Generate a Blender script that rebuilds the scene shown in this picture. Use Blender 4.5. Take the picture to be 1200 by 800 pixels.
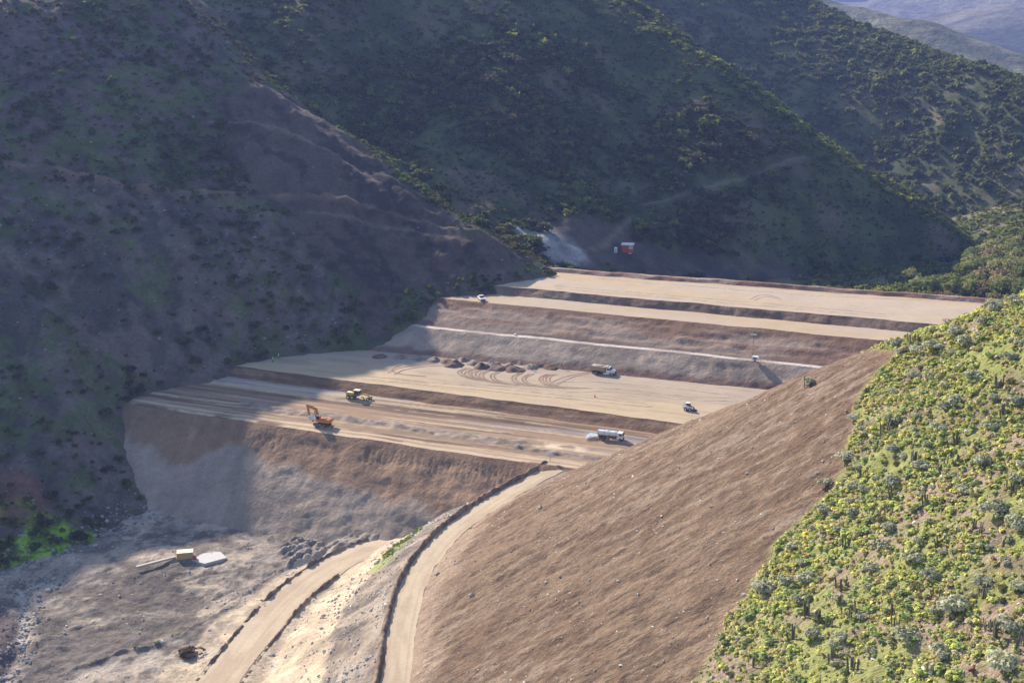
import bpy, bmesh, math, random
import numpy as np
from mathutils import Vector, Matrix

for o in list(bpy.data.objects):
    bpy.data.objects.remove(o, do_unlink=True)
scene = bpy.context.scene
COL = scene.collection
rng = np.random.default_rng(7)
random.seed(7)

# ------------------------------------------------------------------ camera, sky, sun, exposure
CAM_Z = 135.0
F = 1600.0
PITCH = math.atan(450.0 / F)
cam_d = bpy.data.cameras.new('camera')
cam_d.sensor_width = 36.0
cam_d.lens = 36.0 * F / 1200.0
cam_d.clip_start = 1.0
cam_d.clip_end = 30000.0
cam = bpy.data.objects.new('camera', cam_d)
COL.objects.link(cam)
cam.location = (0, 0, CAM_Z)
cam.rotation_euler = (math.pi / 2 - PITCH, 0, 0)
scene.camera = cam

SUN_A = math.radians(37.0)      # from +Y (view direction) towards -X
SUN_E = math.radians(30.1)
world = bpy.data.worlds.new('World')
scene.world = world
world.use_nodes = True
wn = world.node_tree.nodes
wl = world.node_tree.links
for n in list(wn):
    wn.remove(n)
sky = wn.new('ShaderNodeTexSky')
sky.sky_type = 'NISHITA'
sky.sun_disc = False
sky.sun_elevation = SUN_E
sky.sun_rotation = -SUN_A
sky.air_density = 1.3
sky.dust_density = 1.0
sky.ozone_density = 3.2
bg = wn.new('ShaderNodeBackground')
bg.inputs['Strength'].default_value = 0.095
wo = wn.new('ShaderNodeOutputWorld')
wl.new(sky.outputs[0], bg.inputs[0])
wl.new(bg.outputs[0], wo.inputs[0])

sun_d = bpy.data.lights.new('sun', 'SUN')
sun_d.energy = 4.4
sun_d.angle = math.radians(0.8)
sun_d.color = (1.0, 0.89, 0.75)
sun = bpy.data.objects.new('sun', sun_d)
COL.objects.link(sun)
to_sun = Vector((-math.sin(SUN_A) * math.cos(SUN_E), math.cos(SUN_A) * math.cos(SUN_E), math.sin(SUN_E)))
sun.rotation_euler = to_sun.to_track_quat('Z', 'Y').to_euler()
sun.location = (-300, 300, 400)

vs = scene.view_settings
vs.view_transform = 'Standard'
vs.look = 'None'
vs.exposure = 1.15
vs.gamma = 1.0
vs.use_curve_mapping = False

# ------------------------------------------------------------------ helpers
CP, SP = math.cos(PITCH), math.sin(PITCH)

def ray(px, py):
    u = (px - 600.0) / F
    v = (py - 400.0) / F
    return np.array([u, CP - v * SP, -SP - v * CP])

def PZ(px, py, z):
    """point of the site seen at photo position px,py lying at height z"""
    r = ray(px, py)
    t = (z - CAM_Z) / r[2]
    return np.array([r[0] * t, r[1] * t, z])

def PY(px, py, Y):
    r = ray(px, py)
    t = Y / r[1]
    return np.array([r[0] * t, Y, CAM_Z + r[2] * t])

def hit(px, py, hf, t0=60.0, t1=1500.0, n=1500):
    r = ray(px, py)
    t = np.linspace(t0, t1, n)
    d = CAM_Z + r[2] * t - hf(r[0] * t, r[1] * t)
    i = np.argmax(d < 0)
    if d[i] >= 0:
        i = n - 1
    a, b = t[max(i - 1, 0)], t[i]
    for _ in range(20):
        m = 0.5 * (a + b)
        if CAM_Z + r[2] * m - float(hf(np.array([r[0] * m]), np.array([r[1] * m]))[0]) < 0:
            b = m
        else:
            a = m
    return np.array([r[0] * b, r[1] * b, CAM_Z + r[2] * b])

def _hash(ix, iy, seed):
    h = (ix.astype(np.int64) * 374761393 + iy.astype(np.int64) * 668265263 + seed * 974634777) & 0xFFFFFFFF
    h = ((h ^ (h >> 13)) * 1274126177) & 0xFFFFFFFF
    h = (h ^ (h >> 16)) & 0xFFFFFFFF
    return h.astype(np.float64) / 4294967295.0

def vnoise(x, y, seed=0):
    x = np.asarray(x, float); y = np.asarray(y, float)
    ix = np.floor(x); iy = np.floor(y)
    fx = x - ix; fy = y - iy
    fx = fx * fx * fx * (fx * (fx * 6 - 15) + 10); fy = fy * fy * fy * (fy * (fy * 6 - 15) + 10)
    a = _hash(ix, iy, seed); b = _hash(ix + 1, iy, seed)
    c = _hash(ix, iy + 1, seed); d = _hash(ix + 1, iy + 1, seed)
    return (a * (1 - fx) + b * fx) * (1 - fy) + (c * (1 - fx) + d * fx) * fy - 0.5

def fbm(x, y, scale, octaves=5, seed=0, gain=0.5):
    x = np.asarray(x, float) / scale; y = np.asarray(y, float) / scale
    out = 0; amp = 1.0
    for k in range(octaves):
        out = out + amp * vnoise(x, y, seed + k * 17)
        x, y = (x * 0.8 - y * 0.6) * 2.03 + 13.7, (x * 0.6 + y * 0.8) * 2.03 + 5.1
        amp *= gain
    return out

def sstep(a, b, x):
    t = np.clip((np.asarray(x, float) - a) / (b - a), 0, 1)
    return t * t * (3 - 2 * t)

def smin(a, b, k):
    h = np.clip(0.5 + 0.5 * (b - a) / k, 0, 1)
    return b * (1 - h) + a * h - k * h * (1 - h)

def smax(a, b, k):
    return -smin(-a, -b, k)

def mix(c1, c2, f):
    f = np.asarray(f)[..., None]
    return np.asarray(c1) * (1 - f) + np.asarray(c2) * f

def rbf_fit(P, reg=0.0):
    P = np.asarray(P, float)
    xy = P[:, :2] / 100.0
    n = len(P)
    d2 = ((xy[:, None] - xy[None]) ** 2).sum(-1)
    K = np.where(d2 > 0, 0.5 * d2 * np.log(np.maximum(d2, 1e-12)), 0) + reg * np.eye(n)
    A = np.zeros((n + 3, n + 3))
    A[:n, :n] = K
    A[:n, n] = 1; A[:n, n + 1:] = xy
    A[n, :n] = 1; A[n + 1:, :n] = xy.T
    w = np.linalg.solve(A, np.concatenate([P[:, 2], np.zeros(3)]))
    def f(x, y):
        x = np.asarray(x, float); y = np.asarray(y, float)
        sh = x.shape
        xr = x.ravel() / 100.0; yr = y.ravel() / 100.0
        out = w[n] + w[n + 1] * xr + w[n + 2] * yr
        for i in range(n):
            d = (xr - xy[i, 0]) ** 2 + (yr - xy[i, 1]) ** 2
            out = out + w[i] * 0.5 * d * np.log(np.maximum(d, 1e-12))
        return out.reshape(sh)
    return f

def poly_dist(x, y, P):
    """distance to a polyline, signed (+ right of travel), and parameter along it (index units) """
    P = np.asarray(P, float)
    x = np.asarray(x, float); y = np.asarray(y, float)
    best = np.full(x.shape, 1e18); sgn = np.ones(x.shape); par = np.zeros(x.shape)
    for i in range(len(P) - 1):
        ax, ay = P[i, :2]; bx, by = P[i + 1, :2]
        dx, dy = bx - ax, by - ay
        L2 = dx * dx + dy * dy
        t = np.clip(((x - ax) * dx + (y - ay) * dy) / L2, 0, 1)
        ex = x - ax - t * dx; ey = y - ay - t * dy
        d = ex * ex + ey * ey
        c = dx * (y - ay) - dy * (x - ax)
        m = d < best
        best = np.where(m, d, best); sgn = np.where(m, np.where(c < 0, 1.0, -1.0), sgn); par = np.where(m, i + t, par)
    return np.sqrt(best), sgn, par

def smooth_poly(P, n=8):
    P = np.asarray(P, float)
    Q = np.vstack([2 * P[0] - P[1], P, 2 * P[-1] - P[-2]])
    out = []
    for i in range(1, len(Q) - 2):
        for k in range(n):
            t = k / n
            p0, p1, p2, p3 = Q[i - 1], Q[i], Q[i + 1], Q[i + 2]
            out.append(0.5 * ((2 * p1) + (-p0 + p2) * t + (2 * p0 - 5 * p1 + 4 * p2 - p3) * t * t + (-p0 + 3 * p1 - 3 * p2 + p3) * t ** 3))
    out.append(P[-1])
    return np.array(out)

def in_poly(x, y, P):
    x = np.asarray(x, float); y = np.asarray(y, float)
    P = np.asarray(P, float)
    r = np.zeros(x.shape, bool)
    j = len(P) - 1
    for i in range(len(P)):
        xi, yi = P[i, :2]; xj, yj = P[j, :2]
        c = ((yi > y) != (yj > y)) & (x < (xj - xi) * (y - yi) / (yj - yi + 1e-12) + xi)
        r ^= c
        j = i
    return r

def poly_mask(x, y, P, soft=4.0, wob=4.0, seed=3):
    """soft 0..1 mask of a world polygon with a wobbling border"""
    x = np.asarray(x, float); y = np.asarray(y, float)
    P = np.asarray(P, float)[:, :2]
    ins = in_poly(x, y, P)
    d, _, _ = poly_dist(x, y, np.vstack([P, P[:1]]))
    d = np.where(ins, d, -d) + wob * fbm(x, y, 12, 4, seed) * 2
    return sstep(-soft, soft, d)

def mesh_arrays(name, V, Fq, col=None, mat=None, smooth=True, parent=None):
    """V (n,3), Fq (m,3 or 4) index array"""
    me = bpy.data.meshes.new(name)
    V = np.ascontiguousarray(V, np.float32); Fq = np.ascontiguousarray(Fq, np.int32)
    k = Fq.shape[1]
    me.vertices.add(len(V)); me.vertices.foreach_set('co', V.ravel())
    me.loops.add(Fq.size); me.loops.foreach_set('vertex_index', Fq.ravel())
    me.polygons.add(len(Fq))
    me.polygons.foreach_set('loop_start', np.arange(0, Fq.size, k, dtype=np.int32))
    try:
        me.polygons.foreach_set('loop_total', np.full(len(Fq), k, np.int32))
    except Exception:
        pass
    me.polygons.foreach_set('use_smooth', np.full(len(Fq), smooth, bool))
    me.update(calc_edges=True)
    if col is not None:
        at = me.color_attributes.new('Col', 'FLOAT_COLOR', 'POINT')
        c4 = np.ones((len(V), 4), np.float32); c4[:, :3] = np.clip(col, 0, 1)
        at.data.foreach_set('color', c4.ravel())
    if mat:
        me.materials.append(mat)
    o = bpy.data.objects.new(name, me)
    COL.objects.link(o)
    if parent is not None:
        o.parent = parent
    return o

def grid_mesh(name, X, Y, Z, col, mat, parent=None, keep=None):
    ny, nx = X.shape
    V = np.stack([X, Y, Z], -1).reshape(-1, 3)
    i = np.arange(ny * nx).reshape(ny, nx)
    Fq = np.stack([i[:-1, :-1], i[:-1, 1:], i[1:, 1:], i[1:, :-1]], -1).reshape(-1, 4)
    # orient upwards
    a = V[Fq[0, 1]] - V[Fq[0, 0]]; b = V[Fq[0, 3]] - V[Fq[0, 0]]
    if a[0] * b[1] - a[1] * b[0] < 0:
        Fq = Fq[:, ::-1]
    c = col.reshape(-1, 3)
    if keep is not None:
        kv = keep.reshape(-1)
        Fq = Fq[kv[Fq].any(1)]
        used = np.unique(Fq)
        rm = np.full(len(V), -1); rm[used] = np.arange(len(used))
        V = V[used]; c = c[used]; Fq = rm[Fq]
    return mesh_arrays(name, V, Fq, c, mat, True, parent)

def lattice(x0, x1, y0, y1, step):
    return np.meshgrid(np.arange(x0, x1 + step * .5, step), np.arange(y0, y1 + step * .5, step))

def structure(o):
    o['kind'] = 'structure'
    return o

def tag(o, label, cat, group=None):
    o['label'] = label; o['category'] = cat
    if group:
        o['group'] = group
    return o

def empty(name, loc, rz=0.0, label=None, cat=None, group=None):
    o = bpy.data.objects.new(name, None)
    COL.objects.link(o)
    o.location = loc; o.rotation_euler = (0, 0, rz)
    if label:
        tag(o, label, cat, group)
    return o

# ------------------------------------------------------------------ materials
def soil_material(name, rough=0.95, fine=0.35, fscale=2.5, bump=0.4, bscale=1.2, stretch=(1, 1, 1), mid=0.25, mscale=0.35):
    m = bpy.data.materials.new(name); m.use_nodes = True
    nt = m.node_tree; N = nt.nodes; L = nt.links
    b = N['Principled BSDF']
    b.inputs['Roughness'].default_value = rough
    b.inputs['Specular IOR Level'].default_value = 0.12
    at = N.new('ShaderNodeAttribute'); at.attribute_name = 'Col'
    tc = N.new('ShaderNodeTexCoord')
    mp = N.new('ShaderNodeMapping'); mp.inputs['Scale'].default_value = stretch
    L.new(tc.outputs['Object'], mp.inputs['Vector'])
    def noise(scale, det=6, rg=0.6):
        n = N.new('ShaderNodeTexNoise'); n.inputs['Scale'].default_value = scale
        n.inputs['Detail'].default_value = det; n.inputs['Roughness'].default_value = rg
        L.new(mp.outputs[0], n.inputs['Vector'])
        return n
    def rangenode(src, amt):
        r = N.new('ShaderNodeMapRange')
        r.inputs['From Min'].default_value = 0.25; r.inputs['From Max'].default_value = 0.75
        r.inputs['To Min'].default_value = 1 - amt; r.inputs['To Max'].default_value = 1 + amt
        L.new(src, r.inputs['Value'])
        return r
    n1 = noise(fscale, 8, .7); n2 = noise(mscale, 5, .55)
    r1 = rangenode(n1.outputs['Fac'], fine); r2 = rangenode(n2.outputs['Fac'], mid)
    mu = N.new('ShaderNodeMath'); mu.operation = 'MULTIPLY'
    L.new(r1.outputs[0], mu.inputs[0]); L.new(r2.outputs[0], mu.inputs[1])
    vm = N.new('ShaderNodeVectorMath'); vm.operation = 'SCALE'
    L.new(at.outputs['Color'], vm.inputs[0]); L.new(mu.outputs[0], vm.inputs['Scale'])
    L.new(vm.outputs[0], b.inputs['Base Color'])
    n3 = noise(bscale, 8, .65)
    bp = N.new('ShaderNodeBump'); bp.inputs['Strength'].default_value = bump; bp.inputs['Distance'].default_value = 0.6
    L.new(n3.outputs['Fac'], bp.inputs['Height'])
    L.new(bp.outputs[0], b.inputs['Normal'])
    return m

def leaf_material(name, var=0.25, trans=0.0):
    m = bpy.data.materials.new(name); m.use_nodes = True
    nt = m.node_tree; N = nt.nodes; L = nt.links
    b = N['Principled BSDF']
    b.inputs['Roughness'].default_value = 0.75
    b.inputs['Specular IOR Level'].default_value = 0.15
    at = N.new('ShaderNodeAttribute'); at.attribute_name = 'Col'
    oi = N.new('ShaderNodeObjectInfo')
    r = N.new('ShaderNodeMapRange'); r.inputs['To Min'].default_value = 1 - var; r.inputs['To Max'].default_value = 1 + var
    L.new(oi.outputs['Random'], r.inputs['Value'])
    vm = N.new('ShaderNodeVectorMath'); vm.operation = 'SCALE'
    L.new(at.outputs['Color'], vm.inputs[0]); L.new(r.outputs[0], vm.inputs['Scale'])
    L.new(vm.outputs[0], b.inputs['Base Color'])
    if trans > 0:
        tr = N.new('ShaderNodeBsdfTranslucent')
        tv = N.new('ShaderNodeVectorMath'); tv.operation = 'MULTIPLY'; tv.inputs[1].default_value = (1.25, 1.2, .7)
        L.new(vm.outputs[0], tv.inputs[0]); L.new(tv.outputs[0], tr.inputs['Color'])
        mxs = N.new('ShaderNodeMixShader'); mxs.inputs[0].default_value = trans
        L.new(b.outputs[0], mxs.inputs[1]); L.new(tr.outputs[0], mxs.inputs[2])
        L.new(mxs.outputs[0], N['Material Output'].inputs['Surface'])
    return m

_flat = {}
def paint(name, rgb, rough=0.5, metal=0.0, dirt=0.25, dirt_rgb=(0.30, 0.23, 0.17)):
    if name in _flat:
        return _flat[name]
    m = bpy.data.materials.new(name); m.use_nodes = True
    nt = m.node_tree; N = nt.nodes; L = nt.links
    b = N['Principled BSDF']
    b.inputs['Roughness'].default_value = rough
    b.inputs['Metallic'].default_value = metal
    tc = N.new('ShaderNodeTexCoord')
    n = N.new('ShaderNodeTexNoise'); n.inputs['Scale'].default_value = 2.2; n.inputs['Detail'].default_value = 7
    L.new(tc.outputs['Object'], n.inputs['Vector'])
    r = N.new('ShaderNodeMapRange'); r.inputs['From Min'].default_value = 0.42; r.inputs['From Max'].default_value = 0.72
    r.inputs['To Max'].default_value = dirt * 2
    L.new(n.outputs['Fac'], r.inputs['Value'])
    mx = N.new('ShaderNodeMix'); mx.data_type = 'RGBA'
    mx.inputs['A'].default_value = (*rgb, 1); mx.inputs['B'].default_value = (*dirt_rgb, 1)
    L.new(r.outputs[0], mx.inputs['Factor'])
    L.new(mx.outputs['Result'], b.inputs['Base Color'])
    _flat[name] = m
    return m

# ------------------------------------------------------------------ site frame: s runs along the embankment, w across it (away from the camera)
EX, EY = 0.934, -0.3573
def SW(x, y):
    return x * EX + y * EY, -x * EY + y * EX
def XY(s, w):
    return s * EX - w * EY, s * EY + w * EX

def wline(p, q, z):
    a = PZ(p[0], p[1], z); b = PZ(q[0], q[1], z)
    s0, w0 = SW(a[0], a[1]); s1, w1 = SW(b[0], b[1])
    k = (w1 - w0) / (s1 - s0)
    return lambda s: w0 + k * (s - s0)

Z_LIP, Z_BAND, Z_PLAT, Z_LEDGE, Z_TERR, Z_TOP = -5.5, -2.6, 0.0, 6.5, 12.6, 15.2
W_lip = wline((180, 478), (640, 545), Z_LIP)
W_plat0 = wline((365, 440), (800, 496), Z_PLAT)
W_plat1 = wline((700, 437), (910, 458), Z_PLAT)
W_ledge = wline((523, 386), (980, 433), Z_LEDGE)
W_terr0 = wline((600, 357), (1047, 400), Z_TERR)
W_terr1 = wline((600, 346.5), (1077, 390), Z_TERR)
W_top0 = wline((600, 336.5), (1083, 378.7), Z_TOP)
W_top1 = wline((640, 318.5), (1135, 354), Z_TOP)

# ------------------------------------------------------------------ terrain functions
# haul road on the right bank (upper) and access road on the valley floor (lower)
road_a = smooth_poly([(-26, 90, -24), (-25, 180, -16)] + [tuple(PZ(a, b, z)) for a, b, z in
        [(462, 800, -11), (471, 735, -10.5), (488, 676, -10), (520, 632, -9.5), (560, 599, -9), (598, 576, -8.4), (626, 561, -7.3), (652, 547, -6)]])
ROAD_HW = 3.3
corner = road_a[-1]

def f_base(x, y):
    """valley floor in front of the embankment"""
    x = np.asarray(x, float); y = np.asarray(y, float)
    return -26.8 - 0.045 * (345 - y) + 0.022 * np.minimum(0, x + 70)

def f_roadz(par):
    return np.interp(par, np.arange(len(road_a)), road_a[:, 2])

def h_right(x, y):
    x = np.asarray(x, float); y = np.asarray(y, float)
    d, sg, par = poly_dist(x, y, road_a)
    d1 = np.where(sg > 0, d - ROAD_HW, -d - ROAD_HW)
    d2 = corner[1] + 0.15 * (x - corner[0]) + 0.0027 * np.maximum(0, x - 60) ** 2 - y      # northern flank of the spur
    zb = np.interp(y, road_a[:, 1], road_a[:, 2])
    dd = smin(d1 * 0.655, d2 * 0.67 + 1.5, 7.0)
    return zb + dd

A_ctrl = [(-120, 735, 326), (0, 690, 341), (80, 660, 355), (140, 634, 368), (168, 600, 382), (160, 540, 405), (160, 480, 426), (235, 450, 440), (310, 425, 455),
          (400, 405, 468), (480, 352, 490), (560, 331, 508), (640, 318, 521)]
A_pts = [tuple(PY(*c)) for c in A_ctrl]
gx, gy = -0.384, 0.550
def planeA(px, py, off=0.0):
    r = ray(px, py)
    c = -gx * 82 * -1
    # z = gx*(x+82) + gy*(y-455) + off
    t = (CAM_Z - gx * 82 + gy * 455 - off) / (gx * r[0] + gy * r[1] - r[2])
    return tuple(r * t + np.array([0, 0, CAM_Z]))
for px, py, off in [(-150, 350, 0), (-150, 100, 0), (0, 550, 0), (0, 400, 0), (0, 250, 0), (0, 100, 0), (0, 0, 0), (100, 480, 0), (100, 330, 0),
                    (100, 170, 0), (110, 30, 0), (200, 380, 1), (200, 230, 1), (200, 100, 1), (210, 0, 0), (300, 330, 3), (300, 200, 2), (300, 95, 2),
                    ]:
    A_pts.append(planeA(px, py, off))
A_pts += [tuple(PY(*q)) for q in [(390, 290, 508), (390, 150, 572), (470, 300, 514), (470, 220, 545), (560, 290, 520), (560, 264, 530)]]
_fA = rbf_fit(A_pts, 0.002)
A_crest = np.array([planeA(150, -60, 0), planeA(210, 0, 0), planeA(300, 92, 2), tuple(PY(390, 148, 572)), tuple(PY(470, 218, 545)), tuple(PY(560, 262, 530)), tuple(PY(640, 316, 522))])
ac0 = A_crest[0] + (A_crest[0] - A_crest[-1]) * 1.5
A_crest_l = np.vstack([ac0, A_crest, A_crest[-1] + (A_crest[-1] - A_crest[0]) * 0.3])

def h_left(x, y):
    x = np.asarray(x, float); y = np.asarray(y, float)
    f = _fA(x, y)
    d, sg, par = poly_dist(x, y, A_crest_l)
    beh = np.where(sg > 0, -d, d)      # + behind the crest (travel runs down the crest, right side is the face)
    z = f - 0.95 * np.maximum(0, beh + 4) ** 2 / (np.maximum(0, beh + 4) + 10)
    top = 119 + 10 * fbm(x, y, 90, 3, 5) - 0.16 * np.maximum(0, -210 - x) - 0.1 * np.maximum(0, 480 - y)
    z = smin(z, top - 0.15 * np.maximum(0, beh), 10)
    rough = sstep(-4, 20, z + 22)
    z = z + rough * (6.0 * fbm(x, y, 55, 4, 11) + 1.6 * fbm(x, y, 9, 4, 12))
    return z

C_ridge = np.array([PY(560, -110, 845), PY(640, -62, 820), PY(722, 0, 790), PY(805, 58, 747), PY(900, 128, 715), PY(965, 172, 702), PY(1040, 225, 694), PY(1112, 264, 690), PY(1180, 318, 684)])
C_pts = [tuple(p) for p in C_ridge] + [tuple(PY(*c)) for c in [(735, 293, 584), (640, 285, 562), (820, 305, 606), (920, 324, 626), (1010, 332, 642), (1080, 326, 658),
        (700, 180, 655), (850, 200, 662), (600, 150, 645), (600, 40, 728), (480, 60, 690), (480, 170, 628), (350, 20, 697), (350, 80, 658), (760, 90, 728), (950, 255, 658), (250, -60, 740),
        (200, -150, 760), (420, -120, 790)]]
_fC = rbf_fit(C_pts, 0.004)
C_ridge_l = np.vstack([C_ridge[0] + 3.0 * (C_ridge[0] - C_ridge[1]), C_ridge, C_ridge[-1] + 3 * (C_ridge[-1] - C_ridge[-2])])

def h_mid(x, y):
    x = np.asarray(x, float); y = np.asarray(y, float)
    f = _fC(x, y)
    d, sg, par = poly_dist(x, y, C_ridge_l)
    beh = np.where(sg > 0, -d, d)
    z = f - 0.75 * np.maximum(0, beh + 5) ** 2 / (np.maximum(0, beh + 5) + 14)
    z = smin(z, 114 + 6 * fbm(x, y, 120, 3, 45) + .3 * np.maximum(0, -30 - x), 6)
    z = np.maximum(z, -60)
    # gullies running down the face
    v = x * 0.86 - y * 0.5
    face = sstep(0, 40, -beh)
    z = z + face * 7.0 * fbm(v, (x * .5 + y * .86) * 0.3, 42, 4, 21) + 2.2 * fbm(x, y, 14, 3, 22)
    return z

D_ridge = np.array([PY(780, -120, 1150), PY(880, -42, 1125), PY(945, 0, 1100), PY(985, 18, 1085), PY(1020, 32, 1075), PY(1061, 47, 1060), PY(1100, 62, 1045), PY(1157, 83, 1020), PY(1200, 100, 1000), PY(1300, 140, 960), PY(1450, 210, 900)])
D_pts = [tuple(p) for p in D_ridge] + [tuple(PY(*c)) for c in [(995, 34, 1050), (1022, 56, 1010), (1061, 80, 975), (1096, 100, 945), (1157, 122, 905), (1200, 142, 880), (1300, 190, 840),
        (1061, 235, 866), (1130, 265, 830), (1200, 300, 800), (1300, 340, 770), (1000, 180, 922), (900, 110, 962), (800, 55, 1005), (1120, 190, 880), (940, 60, 1020)]]
_fD = rbf_fit(D_pts, 0.004)
D_ridge_l = np.vstack([D_ridge[0] + 2.0 * (D_ridge[0] - D_ridge[1]), D_ridge, D_ridge[-1] + 2 * (D_ridge[-1] - D_ridge[-2])])
def h_far(x, y):
    x = np.asarray(x, float); y = np.asarray(y, float)
    f = _fD(x, y)
    d, sg, par = poly_dist(x, y, D_ridge_l)
    beh = np.where(sg > 0, -d, d)
    z = f - 0.6 * np.maximum(0, beh + 6) ** 2 / (np.maximum(0, beh + 6) + 20)
    z = smin(z, 110 + 8 * fbm(x, y, 150, 3, 65), 8)
    z = z + 9 * fbm(x * .8 - y * .5, (x * .5 + y * .8) * .35, 60, 4, 31) * sstep(0, 50, -beh) + 2.5 * fbm(x, y, 20, 3, 32)
    return np.maximum(z, -120)

def h_back(x, y):
    """valley and right bank behind the embankment"""
    x = np.asarray(x, float); y = np.asarray(y, float)
    lx = 170 + 0.25 * (y - 480)
    z = -9 - 0.06 * np.maximum(0, y - 600)
    z = z + 0.24 * np.maximum(0, x - lx) + 3 * fbm(x, y, 45, 4, 41)
    return z

S_MIN, S_MAX = -330.0, 90.0
def dam_profile(s):
    """ordered list of (w, z) break lines for each s"""
    lip = W_lip(s); p0 = W_plat0(s); p1 = W_plat1(s); le = W_ledge(s)
    t0 = W_terr0(s); t1 = W_terr1(s); k0 = W_top0(s); k1 = W_top1(s)
    return [(lip - 36, Z_LIP - 24.0), (lip, Z_LIP), (p0 - 4.5, Z_BAND), (p0, Z_PLAT), (p1, Z_PLAT), (le, Z_LEDGE), (le + 2.4, Z_LEDGE + .05),
            (t0, Z_TERR), (t1, Z_TERR), (k0, Z_TOP), (k1, Z_TOP), (k1 + 1.6, Z_TOP + 1.3), (k1 + 3.2, Z_TOP + 1.2), (k1 + 34, Z_TOP - 30)]

def h_dam(x, y):
    s, w = SW(np.asarray(x, float), np.asarray(y, float))
    pr = dam_profile(s)
    z = np.full(s.shape, -60.0)
    for (wa, za), (wb, zb) in zip(pr[:-1], pr[1:]):
        m = (w >= wa) & (w <= wb)
        t = np.clip((w - wa) / np.maximum(wb - wa, 1e-6), 0, 1)
        z = np.where(m, za + t * (zb - za), z)
    return z

road_b = smooth_poly([tuple(PZ(a, b, z)) for a, b, z in [(215, 850, -29.5), (255, 800, -28.5), (303, 740, -27.5), (348, 692, -26.5), (400, 657, -25.3), (450, 636, -24), (486, 620, -22.5), (520, 604, -19)]])
stream = smooth_poly([tuple(PZ(a, b, -29.5)) for a, b in [(-60, 870), (-5, 800), (22, 752), (30, 718), (24, 692), (70, 684)]])

scarp = smooth_poly([tuple(PZ(a, b, -27.5)) for a, b in [(-40, 815), (45, 786), (120, 766), (190, 749), (240, 722), (275, 704), (320, 677), (370, 652), (420, 637)]])

def h_floor(x, y):
    x = np.asarray(x, float); y = np.asarray(y, float)
    z = f_base(x, y)
    z = z + 1.6 * fbm(x, y, 22, 4, 51) + 0.6 * fbm(x, y, 5, 4, 52) + .25 * fbm(x, y, 1.7, 2, 55)
    # access road sheet bed
    d, sg, par = poly_dist(x, y, road_b)
    zb = np.interp(par, np.arange(len(road_b)), road_b[:, 2])
    z = np.where(d < 22, z * sstep(4.8, 14, d) + zb * (1 - sstep(4.8, 14, d)), z)
    # embankment below the haul road
    da, sga, pa = poly_dist(x, y, road_a)
    za = f_roadz(pa)
    emb = za - 0.64 * np.maximum(0, da - ROAD_HW - 1.3)
    emb = emb + sstep(5, 9, da) * (1.0 * fbm(x, y, 6, 4, 53))
    near = da < ROAD_HW + 1.5
    z = np.where(sga > 0, np.minimum(za - .12, za), smax(z, emb, 1.0))
    z = np.where(near, za - 0.12, z)
    dc, sc_, _ = poly_dist(x, y, scarp)
    lowside = np.where(sc_ > 0, 0.0, 1.0) * sstep(0.0, 1.2, dc) * (1 - sstep(9, 26, dc))
    z = z - 1.3 * lowside * sstep(3.5, 6, d)
    z = z + .5 * np.exp(-(dc / .9) ** 2) * (1 + 2 * fbm(x, y, 3, 2, 54)) * sstep(3.5, 6, d)
    ds, _, _ = poly_dist(x, y, stream)
    z = z - 1.0 * (1 - sstep(0.6, 3.5, ds))
    return z

# quick ground query used when setting things down
def ground(x, y, fs):
    x = np.atleast_1d(np.asarray(x, float)); y = np.atleast_1d(np.asarray(y, float))
    return np.max([f(x, y) for f in fs], axis=0)


# ------------------------------------------------------------------ terrain meshes
def uaxis(a, b, c, d, fine, coarse):
    """axis with fine steps between b and c, coarse outside"""
    return np.unique(np.concatenate([np.arange(a, b, coarse), np.arange(b, c, fine), np.arange(c, d + coarse, coarse)]))

M_soil = soil_material('soil_bare', fine=.22, fscale=1.5, bump=.5, bscale=.9)
M_hill = soil_material('hill_ground', fine=.35, fscale=.8, bump=.9, bscale=.45, mid=.3, mscale=.12)
M_floor = soil_material('valley_mud', fine=.3, fscale=1.2, bump=.8, bscale=.8, mid=.2, mscale=.3)
M_graded = soil_material('graded_soil', fine=.5, fscale=2.2, bump=1.0, bscale=1.8, stretch=(.55, 1, .7), mid=.18, mscale=.5)
M_plat = soil_material('compacted_soil', fine=.10, fscale=1.2, bump=.12, bscale=1.0, mid=.06, mscale=.15)
M_face = soil_material('embankment_soil', fine=.25, fscale=1.4, bump=.7, bscale=.9, mid=.15, mscale=.3)

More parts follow.
